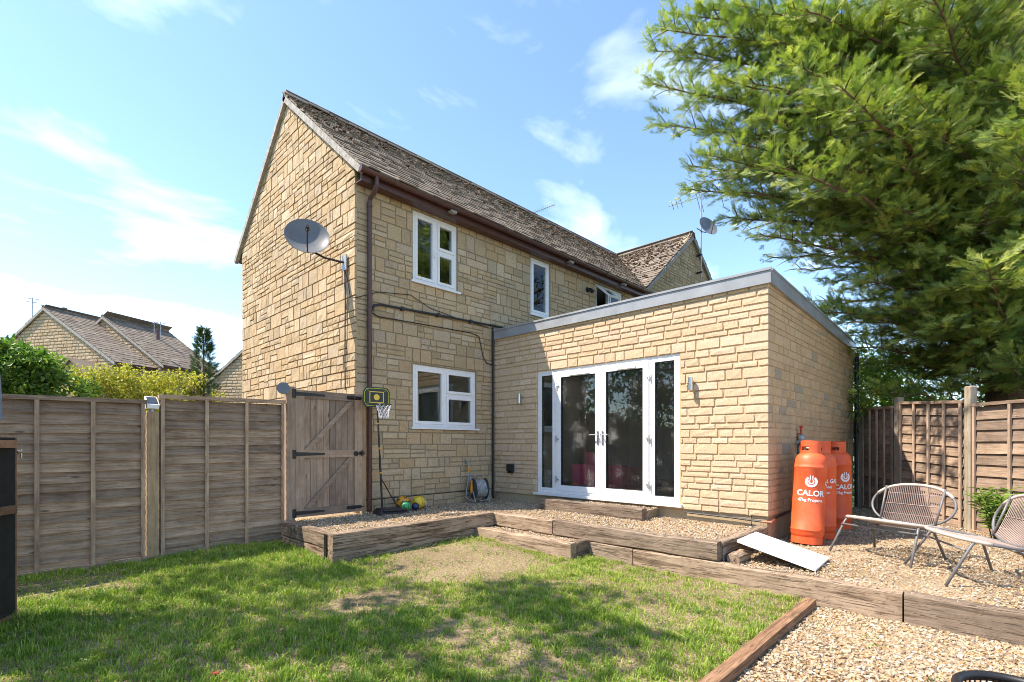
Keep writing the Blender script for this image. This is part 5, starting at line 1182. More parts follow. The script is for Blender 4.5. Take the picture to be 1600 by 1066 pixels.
t = thing('fire_basket', 'round black mesh fire basket cut by the bottom right corner', 'fire basket', (fc[0], fc[1], -.12))
Rf, zf = .22, .13
mb = MB(); mb.tube([(fc[0] + Rf * math.cos(q), fc[1] + Rf * math.sin(q), zf) for q in np.linspace(0, 2 * math.pi, 49)[:-1]], .022, 10, closed=True); mb.build('rim', M['iron'], t, 'all')
mb = MB(); prof = [(Rf, zf), (Rf * .97, zf - .09), (Rf * .85, zf - .17), (Rf * .6, zf - .215)]
for k in range(48):
    q = 2 * math.pi * k / 48; mb.tube([(fc[0] + r_ * math.cos(q), fc[1] + r_ * math.sin(q), z_) for r_, z_ in prof], .004, 4)
for i in range(12):
    u = i / 11; j = min(2, int(u * 3)); f_ = u * 3 - j; r_ = prof[j][0] + (prof[j + 1][0] - prof[j][0]) * f_; z_ = prof[j][1] + (prof[j + 1][1] - prof[j][1]) * f_
    mb.tube([(fc[0] + r_ * math.cos(q), fc[1] + r_ * math.sin(q), z_) for q in np.linspace(0, 2 * math.pi, 33)[:-1]], .003, 4, closed=True)
mb.lathe([(.001, 0), (Rf * .6, 0), (Rf * .6, .006), (.001, .006)], 24, (fc[0], fc[1], zf - .218)); mb.build('mesh_bowl', M['iron'], t)
for k in range(3):
    q = .5 + k * 2 * math.pi / 3; mb = MB(); mb.tube([(fc[0] + Rf * .7 * math.cos(q), fc[1] + Rf * .7 * math.sin(q), zf - .2), (fc[0] + Rf * .85 * math.cos(q), fc[1] + Rf * .85 * math.sin(q), -.13)], .012, 6); mb.build('leg', M['iron'], t)
t = thing('toy_peg', 'tiny red plastic toy lying in the grass at the bottom', 'toy', (.93, 3.37, -.08))
mb = MB(); mb.box(.92, .94, 3.36, 3.375, -.09, -.03); mb.box(.915, .945, 3.355, 3.38, -.03, -.015); mb.build('peg', M['redtap'], t)
# ------------------------------------------------------------------ neighbouring houses beyond the left fence
K = 1.25
W2 = FW + .26 * RT; W2 /= np.linalg.norm(W2); V2 = RT - .26 * FW; V2 /= np.linalg.norm(V2)      # ridge direction, gable direction (to the right)
NS = 0
def neighbour(label, apex, half, rise, length, zbase, porch=False, win=()):
    apex = np.asarray(apex, float); t = thing('neighbour_house', label, 'house', (float(apex[0]), float(apex[1]), zbase), 'stone houses beyond the left fence')
    ez = apex[2] - rise; fr = Frame((0, 0, 0), (0, -1, 0)); fr.U = V2.copy(); fr.N = -W2.copy(); fr.O = np.array([apex[0], apex[1], 0]) - V2 * half
    mb = MB(); wall = [fr.P(.12, zbase), fr.P(2 * half - .12, zbase), fr.P(2 * half - .12, ez + .02), fr.P(half, apex[2] - .08), fr.P(.12, ez + .02)]; wall = wall + [p + W2 * length for p in wall]
    mb.add(wall, [(0, 1, 2, 3, 4), (9, 8, 7, 6, 5), (0, 5, 6, 1), (1, 6, 7, 2), (4, 9, 5, 0)]); wl_ = mb.build('wall', M['mortar'], t)
    r = random.Random(int(abs(apex[0] * 31))); rects = []
    for q in courses(.12, 2 * half - .12, [.16] * int((apex[2] - ez + 1.8) / .16), (.25, .55), r, ez - 1.7):
        lim = lambda z: max(.12, (z - ez) / rise * half)
        if q[1] <= lim(q[3]) or q[0] >= 2 * half - lim(q[3]): continue
        a0, a1 = lim(q[2]), lim(q[3]); lb, rb = max(q[0], a0), min(q[1], 2 * half - a0); lt, rt_ = max(q[0], a1), min(q[1], 2 * half - a1)
        if rb - lb > .04 and rt_ - lt > .01: rects.append((*q, (lb, rb, lt, rt_)))
    for h in win: rects = [q for q in rects if not (q[1] > h[0] and q[0] < h[1] and q[3] > h[2] and q[2] < h[3])]
    lay_stones(t, [(fr, rects, M['stone'], .02, .02, .02, .3, False, 'far', None)], 0, rest='stone_courses')
    mb = MB(); S = math.hypot(half + .15, rise); pl = math.atan2(rise, half + .15); rv = -V2 * math.cos(pl) + np.array([0, 0, math.sin(pl)]); lv = V2 * math.cos(pl) + np.array([0, 0, math.sin(pl)])
    oR = np.array([apex[0], apex[1], apex[2]]) - rv * S - W2 * .1; oL = apex - lv * S - W2 * .1
    roof_plane(mb, oR, W2, rv, length + .2, S); roof_plane(mb, oL + W2 * (length + .2), -W2, lv, length + .2, S); rf = mb.build('roof', M['membrane'], t)
    lay_tiles(rf, [(oR, W2, rv, tile_rows(oR, W2, rv, length + .2, S, lambda p: True, .27, .2, (.22, .42))), (oL + W2 * (length + .2), -W2, lv, tile_rows(oL, -W2, lv, length + .2, S, lambda p: True, .35, .3, (.5, .8)))], 0)
    ridge_caps(rf, apex - W2 * .1 + (0, 0, .02), apex + W2 * (length + .1) + (0, 0, .02), M['tile'])
    mb = MB()
    for o_, v_ in ((oR, rv), (oL, lv)): mb.obox(o_ - W2 * .02 - np.array([0, 0, .14]), v_ * S, W2 * .07, np.array([0, 0, .13]))
    mb.build('verge', M['verge'], t)
    for h in win:
        f = MB(); ring(f, fr, h[0], h[1], h[2], h[3], .06, .0, .05); f = f.build('window', M['upvc'], t); g = MB(); g.wbox(fr, h[0] + .06, h[1] - .06, h[2] + .06, h[3] - .06, .005, .02); g.build('pane', M['solar'], f)
    # eaves side wall window and gutter
    ep = apex + V2 * (half + .13) + np.array([0, 0, -rise - .06]); g = MB(); g.tube([ep - W2 * .05, ep + W2 * length], .06, 8); g.build('gutter', M['brown'], t)
    return t, fr, ez
def scl(x, y, t0): return from_px(x, y, t0 * K)
nA, fA, ezA = neighbour('stone neighbour house with a porch roof, behind the green bush', scl(71, 481, 20), 4.45, 2.9, 3.2, -.3, win=((4.6, 5.3, 3.15, 4.1),))
nB, fB, ezB = neighbour('stone neighbour house stepped back with its roof above the golden hedge', scl(163, 495, 21.4), 3.9, 2.75, 3.6, -.3)
nC, fC, ezC = neighbour('stone neighbour house showing only a slice beside the gable', scl(436, 498, 21), 4.4, 3.2, 3.5, -.3)
# porch of the nearest one
pa = scl(108, 562, 18.4); mb = MB(); hp_ = .95
pr = pa - V2 * 0; V = [pa + V2 * -.8 + (0, 0, -.62), pa, pa + V2 * .9 + (0, 0, -.72)]
for i, (p, q) in enumerate(((V[0], V[1]), (V[1], V[2]))):
    mb.obox(p, q - p, W2 * 1.9, np.array([0, 0, .09]))
o = mb.build('porch_roof', M['tile'], nA)
mb = MB(); w_ = [pa + V2 * -.7 + (0, 0, -2.6), pa + V2 * .8 + (0, 0, -2.6), pa + V2 * .8 + (0, 0, -.64), pa + (0, 0, -.02), pa + V2 * -.7 + (0, 0, -.56)]; w_ = [p + W2 * .1 for p in w_]; w_ = w_ + [p + W2 * 1.7 for p in w_]
mb.add(w_, [(0, 1, 2, 3, 4), (9, 8, 7, 6, 5), (0, 5, 6, 1), (1, 6, 7, 2), (4, 9, 5, 0)]); mb.build('porch_wall', M['stone'], nA)
for (x, y0, y1, par) in ((101, 499, 483, nA), (247, 531, 517, nB)):
    a, b = scl(x, y0, 21.2), scl(x, y1, 21.2); mb = MB(); mb.tube([a, b], .09, 10); mb.tube([b, b + (0, 0, .06)], .11, 10); mb.build('flue_pipe', M['brown'], par)
def far_aerial(label, x, y0, y1, t0, par=None):
    a, b = scl(x, y0, t0), scl(x, y1, t0); t = thing('roof_aerial', label, 'aerial', tuple(a), 'roof aerials'); mb = MB(); mb.tube([a, b], .022, 6); mb.build('mast', M['alu'], t)
    for k in range(4):
        p = b - (0, 0, .07 + .09 * k); e = RT * .22 + FW * .2 * (-1) ** k; mb = MB(); mb.tube([p - e * (1 - .15 * k), p + e * (.8 - .1 * k)], .014, 4); mb.build('aerial_rod', M['iron'], t)
far_aerial('thin aerial left of the nearest neighbour gable', 51, 500, 465, 21); far_aerial('leaning aerial behind the second neighbour roof', 241, 520, 503, 22.6); far_aerial('plain aerial mast behind the second neighbour roof, right of another', 251, 528, 503, 22.6)
# ------------------------------------------------------------------ foliage generators
def frames_from(d, up):
    d = d / np.maximum(np.linalg.norm(d, axis=1), 1e-9)[:, None]; s = np.cross(up, d); s /= np.maximum(np.linalg.norm(s, axis=1), 1e-9)[:, None]; n = np.cross(d, s); return np.stack([d, s, n], 2)
def leaf_mesh(pos, d, nrm, L, W, fold=.25):
    """folded diamond leaves: 4 corners, 2 triangles"""
    n = len(pos); Fm = frames_from(d, nrm)
    T = np.array([[0, 0, 0], [.45, .5, fold], [1, 0, -.12], [.45, -.5, fold]])[None] * np.stack([L, W, W], 1)[:, None]
    V = np.einsum('nij,nkj->nki', Fm, T) + pos[:, None]
    F = np.array([[0, 2, 1], [0, 3, 2]])[None] + (np.arange(n) * 4)[:, None, None]
    return V.reshape(-1, 3), F.reshape(-1, 3)
def leaf_cloud(name, clumps, per, rad, L, W, mat, parent, tint_bias=.0, droop=.2, flat=.8):
    """leaves on the outside of many small clumps; tint is each leaf's own colour"""
    C = np.asarray(clumps, float); n = len(C) * per; c = np.repeat(C, per, 0); u = rng.normal(size=(n, 3)); u /= np.linalg.norm(u, axis=1)[:, None]
    rr = (rad if np.isscalar(rad) else np.repeat(rad, per)) * rng.uniform(.35, 1.1, n); pos = c + u * rr[:, None] * np.array([1, 1, flat])
    d = u + rng.normal(size=(n, 3)) * .7; d[:, 2] -= droop; nr = u * .5 + rng.normal(size=(n, 3)) * .6 + np.array([0, 0, .7])
    V, F = leaf_mesh(pos - ORG[parent.name], d, nr, L * rng.uniform(.6, 1.3, n), W * rng.uniform(.6, 1.3, n))
    ct = np.repeat(rng.uniform(-.18, .18, len(C)), per); ti = np.clip(rng.beta(2.2, 2.2, n) + ct + tint_bias, 0, 1)
    o = link(name, raw_mesh(name, V, F, mat, False, np.repeat(ti, 4)), parent); o['kind'] = 'stuff'; return o
def ell_points(c, r, n, shell=.55):
    u = rng.normal(size=(n, 3)); u /= np.linalg.norm(u, axis=1)[:, None]; k = rng.uniform(shell ** 3, 1, n) ** (1 / 3); return np.asarray(c)[None] + u * k[:, None] * np.asarray(r)[None]
def stems(parent, base, tops, r0, name='stem', mat='bark', bend=.15):
    mb = MB(); base = np.asarray(base, float)
    for tp in tops:
        tp = np.asarray(tp, float); m = (base + tp) / 2 + rng.normal(size=3) * bend * np.linalg.norm(tp - base) * .4; mb.tube([base + rng.normal(size=3) * .02 * np.array([1, 1, 0]), (base + m) / 2 + (0, 0, .02), m, tp], [r0, r0 * .8, r0 * .55, r0 * .2], 6)
    return mb.build(name, M[mat], parent, 'all')
# cypress spray: flat fern-like fan of narrow scale leaves
def spray_template(seed):
    r = random.Random(seed); T = []
    def leaf(p, ang, L, w, z):
        d = np.array([math.cos(ang), math.sin(ang), 0]); s = np.array([-d[1], d[0], 0]); p = np.array(p); T.append([p - s * w, p + s * w, p + d * L + np.array([0, 0, z])])
    leaf((0, 0, 0), 0, 1.0, .028, -.10)
    for i in range(8):
        x = .05 + i * .115; Ls = (.50 * (1 - .8 * i / 7) + .08) * r.uniform(.8, 1.15)
        for sg in (-1, 1):
            a = sg * math.radians(r.uniform(28, 46)); z = r.uniform(-.16, .12); p0 = (x + r.uniform(-.02, .02), 0, -.06 * x); leaf(p0, a, Ls, .027, z)
            if Ls > .2:
                for u in (.5,) if i % 2 == 0 else ():
                    q = (p0[0] + math.cos(a) * Ls * u, math.sin(a) * Ls * u, p0[2] + z * u); leaf(q, a - sg * math.radians(38), Ls * .45, .020, z * .3)
                    if r.random() < .4: leaf(q, a + sg * math.radians(36), Ls * .35, .020, z * .3)
    return np.array(T)
SPR = [spray_template(k) for k in range(6)]
def sprays(name, pos, d, nrm, size, tint, mat, parent):
    Vs, Ts = [], []; which = rng.integers(0, 6, len(pos)); Fm = frames_from(np.asarray(d), np.asarray(nrm)); pos = pos - ORG[parent.name]
    for k in range(6):
        m = which == k; n = int(m.sum())
        if not n: continue
        T = SPR[k].reshape(-1, 3); V = np.einsum('nij,kj->nki', Fm[m] * size[m][:, None, None], T) + pos[m][:, None]
        along_ = np.clip(T[:, 0], 0, 1)[None] * .22 - .08
        Vs.append(V.reshape(-1, 3)); Ts.append(np.clip(tint[m][:, None] + along_, 0, 1).ravel())
    V = np.vstack(Vs); F = np.arange(len(V)).reshape(-1, 3); o = link(name, raw_mesh(name, V, F, mat, False, np.concatenate(Ts)), parent); o['kind'] = 'stuff'; return o
# ------------------------------------------------------------------ the big cypress at right
TX, TY = 12.75, -.15
cy = thing('cypress_tree', 'huge spreading green cypress rising behind the right fence', 'tree', (TX, TY, .0))
limbs = []
r3 = random.Random(21)
XMIN = lambda y: float(np.interp(y, [-900, 0, 75, 200, 250, 300, 340, 390, 430, 470, 600], [1150, 1050, 990, 995, 1042, 1048, 1125, 1158, 1215, 1245, 1335]))
def limb(z0, tip, droop, thick):
    tip = np.asarray(tip, float); a = np.array([TX, TY, z0])
    for _ in range(14):          # keep the crown as narrow as it grows on the garden side
        q = px(tip)
        if q is None or q[0] >= XMIN(q[1]) + 12: break
        tip = a + (tip - a) * .95
    a = np.array([TX, TY, z0]); b = np.asarray(tip, float); h = b - a; n = 9; P = []
    for i in range(n + 1):
        u = i / n; P.append(a + h * u + np.array([0, 0, droop * math.sin(math.pi * u)]) + np.array([r3.uniform(-.06, .06) * (0 < i < n), r3.uniform(-.06, .06) * (0 < i < n), r3.uniform(-.05, .05) * (0 < i < n)]))
    limbs.append((P, thick))
rad = lambda z: float(np.interp(z, [1.5, 2.6, 4.0, 5.0, 6.2, 7.4, 8.6, 10, 12, 14.5], [2.2, 3.2, 4.3, 5.0, 5.8, 6.4, 6.3, 4.4, 2.6, .7]))
for k in range(125):
    z = 2.3 + 9.6 * ((k + .5) / 125) ** 1.0; az = k * 2.399963 + r3.uniform(-.25, .25); R_ = rad(z) * r3.uniform(.62, 1.0)
    vx = np.array([math.cos(az), math.sin(az)]); back = vx @ np.array([-.95, .3])          # towards the garden side
    if back < -.25: R_ *= .6
    if vx @ np.array([-.45, -.9]) > .75 and z < 7: R_ *= .75
    limb(max(1.2, z - R_ * .28), (TX + vx[0] * R_, TY + vx[1] * R_, z + r3.uniform(-.2, .3)), .25 * r3.uniform(.4, 1.3), .055 + .012 * R_)
for (x, y, t0) in ((992, 75, 9.5), (1002, 190, 9.6), (1015, 130, 8.8), (1048, 20, 9.2), (1050, 255, 9.8), (1072, 296, 10.0), (1100, 240, 8.6), (1152, 345, 10.2), (1140, 300, 9.0), (1180, 400, 10.5), (1205, 330, 9.2), (1240, 420, 10.6), (1120, 120, 8.4), (1190, 180, 8.0), (1230, 90, 7.6), (1290, 250, 7.7), (1330, 150, 7.2), (1270, 470, 11.0), (1395, 320, 7.6), (1300, 488, 9.6), (1420, 420, 8.2), (1340, 400, 9.0), (1450, 480, 8.2), (1380, 520, 9.5), (1470, 200, 7.0), (1530, 330, 7.2), (1560, 440, 7.3), (1580, 100, 6.6), (1290, 330, 8.6), (1100, 40, 9.6), (1330, 60, 8.4), (1440, 70, 7.6), (1420, 560, 9.6), (1500, 560, 8.6), (1350, 440, 8.6), (1400, 480, 8.4), (1450, 390, 7.8), (1500, 450, 7.6), (1545, 520, 7.8), (1330, 525, 10.2), (1390, 565, 10.0), (1480, 525, 8.8), (1560, 250, 7.0), (1595, 380, 7.0), (1370, 360, 8.2), (1250, 300, 8.4), (1200, 60, 8.4), (1400, 250, 7.4), (1430, 150, 7.0), (1260, 160, 7.8), (1160, 250, 8.8), (1320, 290, 7.9), (1380, 20, 8.0), (1500, 20, 7.0), (1420, 520, 8.6), (1350, 575, 10.8), (1440, 585, 9.8), (1520, 590, 8.4), (1560, 500, 7.6), (1590, 560, 7.6), (1470, 450, 8.0), (1400, 430, 8.6), (1300, 440, 10.0), (1560, 330, 7.4), (1590, 200, 6.8), (1530, 120, 7.0), (1030, 45, 9.0), (1085, 150, 9.2), (1110, 200, 9.0), (1150, 60, 8.8), (1170, 130, 8.3), (1070, 90, 9.6), (1140, 220, 8.4), (1210, 240, 8.2), (1090, 10, 9.0), (1160, 10, 8.6)):
    tp = from_px(x, y, t0); dh = np.linalg.norm(tp[:2] - np.array([TX, TY])); limb(max(1.5, tp[2] - dh * .22), tp, .12, .05 + .010 * dh)
SP, SD, SN, SS, ST = [], [], [], [], []
lw_, tw_ = MB(), MB()
for P, th in limbs:
    P = [np.asarray(p) for p in P]; n = len(P) - 1; L = sum(np.linalg.norm(P[i + 1] - P[i]) for i in range(n)); lw_.tube(P, [.45 * th * (1 - .85 * i / n) for i in range(n + 1)], 6)
    nsub = max(8, int(L * 6.4))
    for j in range(nsub):
        u = .22 + .78 * (j + r3.random() * .8) / nsub; u = min(u, .995); i = min(n - 1, int(u * n)); f = u * n - i; p = P[i] * (1 - f) + P[i + 1] * f; d = P[i + 1] - P[i]; d /= np.linalg.norm(d)
        side = np.cross(d, (0, 0, 1.0)); side /= max(1e-6, np.linalg.norm(side)); sg = 1 if j % 2 else -1
        sd_ = d * r3.uniform(.45, .95) + side * sg * r3.uniform(.45, 1.0) + np.array([0, 0, r3.uniform(-.5, .75)]); sd_ /= np.linalg.norm(sd_)
        Ls = (.28 + .20 * L * (1 - u)) * r3.uniform(.7, 1.2); Ls = min(Ls, 1.0); q = p + sd_ * Ls + np.array([0, 0, -.05 * Ls]); tw_.tube([p, (p + q) / 2 + (0, 0, .02), q], [.012, .008, .003], 3, cap=False)
        ct = r3.uniform(-.14, .18); ns = max(6, int(Ls / .046))
        for k in range(ns):
            v = .15 + .85 * (k + r3.random()) / ns; pp = p + (q - p) * v; s2 = np.cross(sd_, (0, 0, 1.0)); g = 1 if k % 2 else -1
            dd = sd_ + s2 * g * r3.uniform(.2, .9) + np.array([0, 0, r3.uniform(-.2, .75)]); ow = pp[:2] - np.array([TX, TY]); ow /= np.linalg.norm(ow) + 1e-6; pp = pp + np.array([r3.gauss(0, .055), r3.gauss(0, .055), r3.gauss(0, .05)]); SP.append(pp); SD.append(dd); SN.append((ow[0] * .5 - .35 + r3.gauss(0, .5), ow[1] * .5 + r3.gauss(0, .5), .55 + r3.gauss(0, .3))); SS.append(r3.uniform(.13, .25)); ST.append(.44 + ct + r3.uniform(-.30, .34) + .18 * (u > .8))
        SP.append(q - sd_ * .06); SD.append(sd_ + np.array([0, 0, r3.uniform(-.25, .1)])); SN.append((r3.gauss(0, .3), r3.gauss(0, .3), 1)); SS.append(r3.uniform(.15, .25)); ST.append(.58 + ct + r3.uniform(-.1, .25))
    for k in range(int(L * 15)):
        u = .15 + .85 * r3.random(); i = min(n - 1, int(u * n)); f = u * n - i; p = P[i] * (1 - f) + P[i + 1] * f; d = P[i + 1] - P[i]; d /= np.linalg.norm(d)
        SP.append(p + np.array([r3.gauss(0, .08), r3.gauss(0, .08), r3.gauss(.02, .07)])); SD.append(d * .8 + np.array([r3.uniform(-1, 1), r3.uniform(-1, 1), r3.uniform(-.5, .9)])); SN.append((r3.gauss(0, .7), r3.gauss(0, .7), 1)); SS.append(r3.uniform(.14, .25)); ST.append(.47 + r3.uniform(-.28, .34))
    for k in range(4):
        d = P[-1] - P[-2]; SP.append(P[-1] - d * .15 * k); SD.append(d / np.linalg.norm(d) + np.array([r3.uniform(-.5, .5), r3.uniform(-.5, .5), r3.uniform(-.2, .1)])); SN.append((r3.gauss(0, .3), r3.gauss(0, .3), 1)); SS.append(r3.uniform(.16, .27)); ST.append(.7 + r3.uniform(-.1, .3))
tk = MB(); tk.tube([(TX + .05, TY - .1, -.3), (TX, TY, .4), (TX, TY, 2.0), (TX + .1, TY + .05, 5.0), (TX + .05, TY, 9.0), (TX, TY, 13.6)], [.52, .42, .36, .27, .17, .04], 12); tk.build('trunk', M['bark'], cy, 'all')
lw_.build('limb', M['bark'], cy, 'all'); b_ = tw_.build('twig', M['bark'], cy); b_['kind'] = 'stuff'
SP, SD, SN, SS, ST = (np.array(q_, float) for q_ in (SP, SD, SN, SS, ST)); pt_ = SP[:, :2] @ FW[:2]; prr = SP[:, :2] @ RT[:2]; pxx = 800 + FPX * prr / pt_; pyy = 694 - FPX * (SP[:, 2] - EYE) / pt_
keep = (rng.random(len(SP)) < np.where((pyy < -130) | (pxx > 1720) | (pt_ > TX * FW[0] + TY * FW[1] + 1.2), .12, 1.0)); SS = np.where(keep & ((pyy < -130) | (pxx > 1720)), SS * 1.7, SS); SP, SD, SN, SS, ST = SP[keep], SD[keep], SN[keep], SS[keep], ST[keep]
sprays('crown', np.array(SP), np.array(SD), np.array(SN), np.array(SS), np.array(ST), M['cypress'], cy)
N_SPRAY = len(SP)
# ------------------------------------------------------------------ other plants
def bush(name, label, c, r, nclump, per, crad, L, W, mat, base, tb=0.0, cat='bush', group=None, nst=7, shell=.5):
    t = thing(name, label, cat, (float(base[0]), float(base[1]), float(base[2])), group); cl = ell_points(c, r, nclump, shell); cl = cl[cl[:, 2] > base[2] + .05]
    leaf_cloud('foliage', cl, per, crad, L, W, mat, t, tb); stems(t, base, cl[:nst], .03); return t
bush('laurel_bush', 'glossy green laurel bush leaning over the fence behind the gas bottles', (13.1, 2.0, 2.2), (1.7, 1.0, 1.0), 150, 42, .24, .13, .045, M['leaf'], (13.1, 2.0, -.2), .28)
bush('evergreen_bush', 'dense dark evergreen bush behind the extension under the cypress', (15.6, 3.2, 1.8), (2.4, 1.7, 2.6), 220, 40, .36, .13, .05, M['leaf'], (15.6, 3.2, -.2), -.2)
bush('evergreen_bush', 'tall shaded evergreen at the far right beyond the fence', (13.2, -3.6, 2.3), (2.4, 2.2, 2.8), 220, 40, .36, .13, .05, M['leaf'], (13.2, -3.6, -.2), -.12)
bush('sapling_tree', 'pale leafed young tree showing through the gap behind the right fence', (15.2, 1.2, 2.4), (1.6, 1.3, 1.5), 120, 36, .34, .12, .05, M['leaf'], (15.2, 1.2, -.2), .22, 'tree')
# leafy plant against the right fence: upright stems with whorled leaves
pb_ = np.array([9.0, -.02, .1]); t = thing('leafy_plant', 'bright green leafy plant growing at the foot of the right fence', 'plant', tuple(pb_))
lp, ld, ln_ = [], [], []; mb = MB()
for k in range(24):
    q = k * 2.4; rr = .34 * math.sqrt((k + .5) / 24); tp = pb_ + (rr * 1.25 * math.cos(q), rr * 1.0 * math.sin(q), .70 - .8 * rr * rr + rnd.uniform(-.16, .06)); mb.tube([pb_ + (rr * .3 * math.cos(q), rr * .3 * math.sin(q), 0), (pb_ + tp) / 2 + (0, 0, .05), tp], [.008, .006, .003], 5)
    for j in range(24):
        u = .25 + .75 * j / 23; p = pb_ + (tp - pb_) * u; a = j * 2.2 + k; lp.append(p); ld.append((math.cos(a), math.sin(a), rnd.uniform(-.15, .5))); ln_.append((rnd.gauss(0, .2), rnd.gauss(0, .2), 1))
mb.build('stem', M['leaf_d'], t, 'all'); n = len(lp); V, F = leaf_mesh(np.array(lp) - pb_, np.array(ld), np.array(ln_), rng.uniform(.09, .17, n), rng.uniform(.04, .065, n))
o = link('foliage', raw_mesh('foliage', V, F, M['leaf'], False, np.repeat(np.clip(rng.normal(.75, .18, n), 0, 1), 4)), t); o['kind'] = 'stuff'
# beyond the left fence
c = from_px(18, 582, 9.5); bush('maple_bush', 'bright green leafy bush at far left above the fence', c, (.72, .8, .62), 95, 46, .18, .11, .075, M['leaf'], (c[0], c[1], -.2), .12)
c = from_px(80, 622, 9.8); bush('green_shrub', 'low green shrub between the leafy bush and golden hedge', c, (.75, .8, .5), 70, 46, .18, .08, .05, M['leaf'], (c[0], c[1], -.2), -.05)
t0_ = 11.5; a, b = from_px(118, 612, t0_), from_px(300, 618, t0_); t = thing('golden_hedge', 'golden yellow clipped hedge along the back of the left fence', 'hedge', (float(a[0]), float(a[1]), -.2))
cl = np.array([a + (b - a) * rng.random() + np.array([rng.normal() * .25, rng.normal() * .25, 0]) + (0, 0, (rng.random() ** .7) * 1.3 - .85 + .12 * math.sin(k)) for k in range(230)]); leaf_cloud('foliage', cl, 44, .17, .075, .05, M['leaf_y'], t, .02)
for k in range(6): stems(t, (*(a + (b - a) * k / 5)[:2], -.2), cl[k * 5:k * 5 + 5], .025)
# small conical conifer
c = from_px(318, 618, 12.0); zt = from_px(311, 522, 12.0)[2]; t = thing('conical_conifer', 'small dark conical conifer between the golden hedge and the gable', 'tree', (float(c[0]), float(c[1]), -.2))
H_ = zt + .2; P_, D_, N_, S_, T_ = [], [], [], [], []
for k in range(1250):
    u = rng.random() ** .75 if k % 8 else .86 + .14 * rng.random(); z = -.1 + H_ * u; R_ = .60 * (1 - u) ** .75 * rng.uniform(.35, 1.12) + .02; q = rng.random() * 6.283; P_.append((c[0] + R_ * math.cos(q), c[1] + R_ * math.sin(q), z)); D_.append((math.cos(q), math.sin(q), rng.uniform(.4, 1.3))); N_.append((rng.normal(), rng.normal(), rng.normal() + .3)); S_.append(rng.uniform(.14, .25) * (1 - .3 * u)); T_.append(rng.uniform(.1, 1))
sprays('crown', np.array(P_), np.array(D_), np.array(N_), np.array(S_), np.array(T_), M['leaf_d'], t); mb = MB(); mb.tube([(c[0], c[1], -.2), (c[0], c[1], zt)], [.06, .01], 7); mb.build('trunk', M['bark'], t)
SHADE = [((-1.95, 7.2, 6.3), (1.8, 1.6, 1.1), 27), ((-2.1, 5.3, 6.2), (1.5, 1.1, 1.0), 17), ((-.1, 5.6, 6.7), (.9, .5, .4), 9), ((-.8, 4.8, 6.6), (.7, .5, .4), 6), ((-3.4, 6.2, 7.6), (1.6, 1.6, 1.2), 15)]
# a garden tree standing left of the frame: its crown shades the lawn
SHX, SHY = -3.4, 6.1
t = thing('garden_tree', 'leafy garden tree left of the frame whose crown shades the lawn', 'tree', (SHX, SHY, -.1))
cl = np.vstack([ell_points(q, r_, n_, .3) for q, r_, n_ in SHADE]) if 'SHADE' in globals() else ell_points((-2.6, 6.6, 6.6), (2.2, 2.4, 1.7), 150, .3)
leaf_cloud('crown', cl, 52, .36, .15, .10, M['leaf'], t)
mb = MB(); mb.tube([(SHX, SHY, -.2), (SHX, SHY, 1.5), (SHX + .2, SHY + .1, 3.5), (SHX + .4, SHY + .2, 6.0)], [.22, .18, .15, .05], 10); mb.build('trunk', M['bark'], t, 'all'); stems(t, (SHX + .2, SHY + .1, 3.3), cl[::14], .07, 'branch')
# tall hedge trees along the far left boundary, out of frame (they darken the door glass)
for k, (x, y, h) in enumerate(((-9.5, 1.0, 5.2), (-9.0, 5.0, 6.0), (-8.2, 9.5, 6.4), (-7.4, 14.0, 6.2), (-6.2, 19.0, 6.5), (-7.5, -4.0, 5.5))):
    bush('boundary_tree', '%s leafy boundary tree from the near end, left of the frame' % ('second', 'third', 'fourth', 'fifth', 'farthest', 'nearest')[k], (x, y, h * .52), (2.2, 2.7, h * .5), 170, 36, .5, .22, .13, M['leaf'], (x, y, -.3), -.05, 'tree', 'boundary trees left of the frame', 7, .6)
# ------------------------------------------------------------------ gravel and grass
def in_view(P, m=160):
    tt = P[:, :2] @ FW[:2]; rr = P[:, :2] @ RT[:2]; tt = np.maximum(tt, .3); x = 800 + FPX * rr / tt; y = 694 - FPX * (P[:, 2] - EYE) / tt; return (x > -m) & (x < 1600 + m) & (y < 1066 + m * 1.5)
def gravel(name, label, rects, z, dens, rmin=.008, rmax=.017):
    P = []
    for (x0, x1, y0, y1) in rects:
        n = int((x1 - x0) * (y1 - y0) * dens); P.append(np.stack([rng.uniform(x0, x1, n), rng.uniform(y0, y1, n), np.full(n, z)], 1))
    P = np.vstack(P); P = P[in_view(P)]
    return P
def pebble_field(name, label, P, rmin=.007, rmax=.018):
    P = P.copy(); n = len(P); P[:, 2] += rng.uniform(-.004, .010, n); chips(name, P, rmin + (rmax - rmin) * rng.random(n) ** 1.4, M['gravel'], None, (1, .8, .62), kind='stuff', label=label, cat='gravel')
P = gravel('', '', [(2.83, 6.84, 5.59, 7.13), (5.39, 6.84, 2.24, 5.59)], .277, 1300); P = P[~((P[:, 0] > 6.28) & (P[:, 0] < 6.44) & (P[:, 1] > 3.57) & (P[:, 1] < 5.48))]
Ps = gravel('', '', [(4.98, 5.232, 3.85, 5.45)], .12, 1500); Pd = gravel('', '', [(6.43, 6.83, 3.6, 5.47)], .405, 1500)
mb = MB(); mb.box(6.431, 6.84, 3.62, 5.46, .276, .40); mb.build('gravel_fill', M['gravelbed'], ds)
pebble_field('terrace_gravel', 'honey coloured gravel on the raised terrace', np.vstack([P, Ps, Pd]))
P = gravel('', '', [(5.37, 12.0, -2.6, 2.1)], .087, 1320); rel = P[:, :2] - np.array(RP[0]); dd = np.array(RP[1]) - np.array(RP[0]); side = dd[0] * rel[:, 1] - dd[1] * rel[:, 0]; P = P[side > -.05]
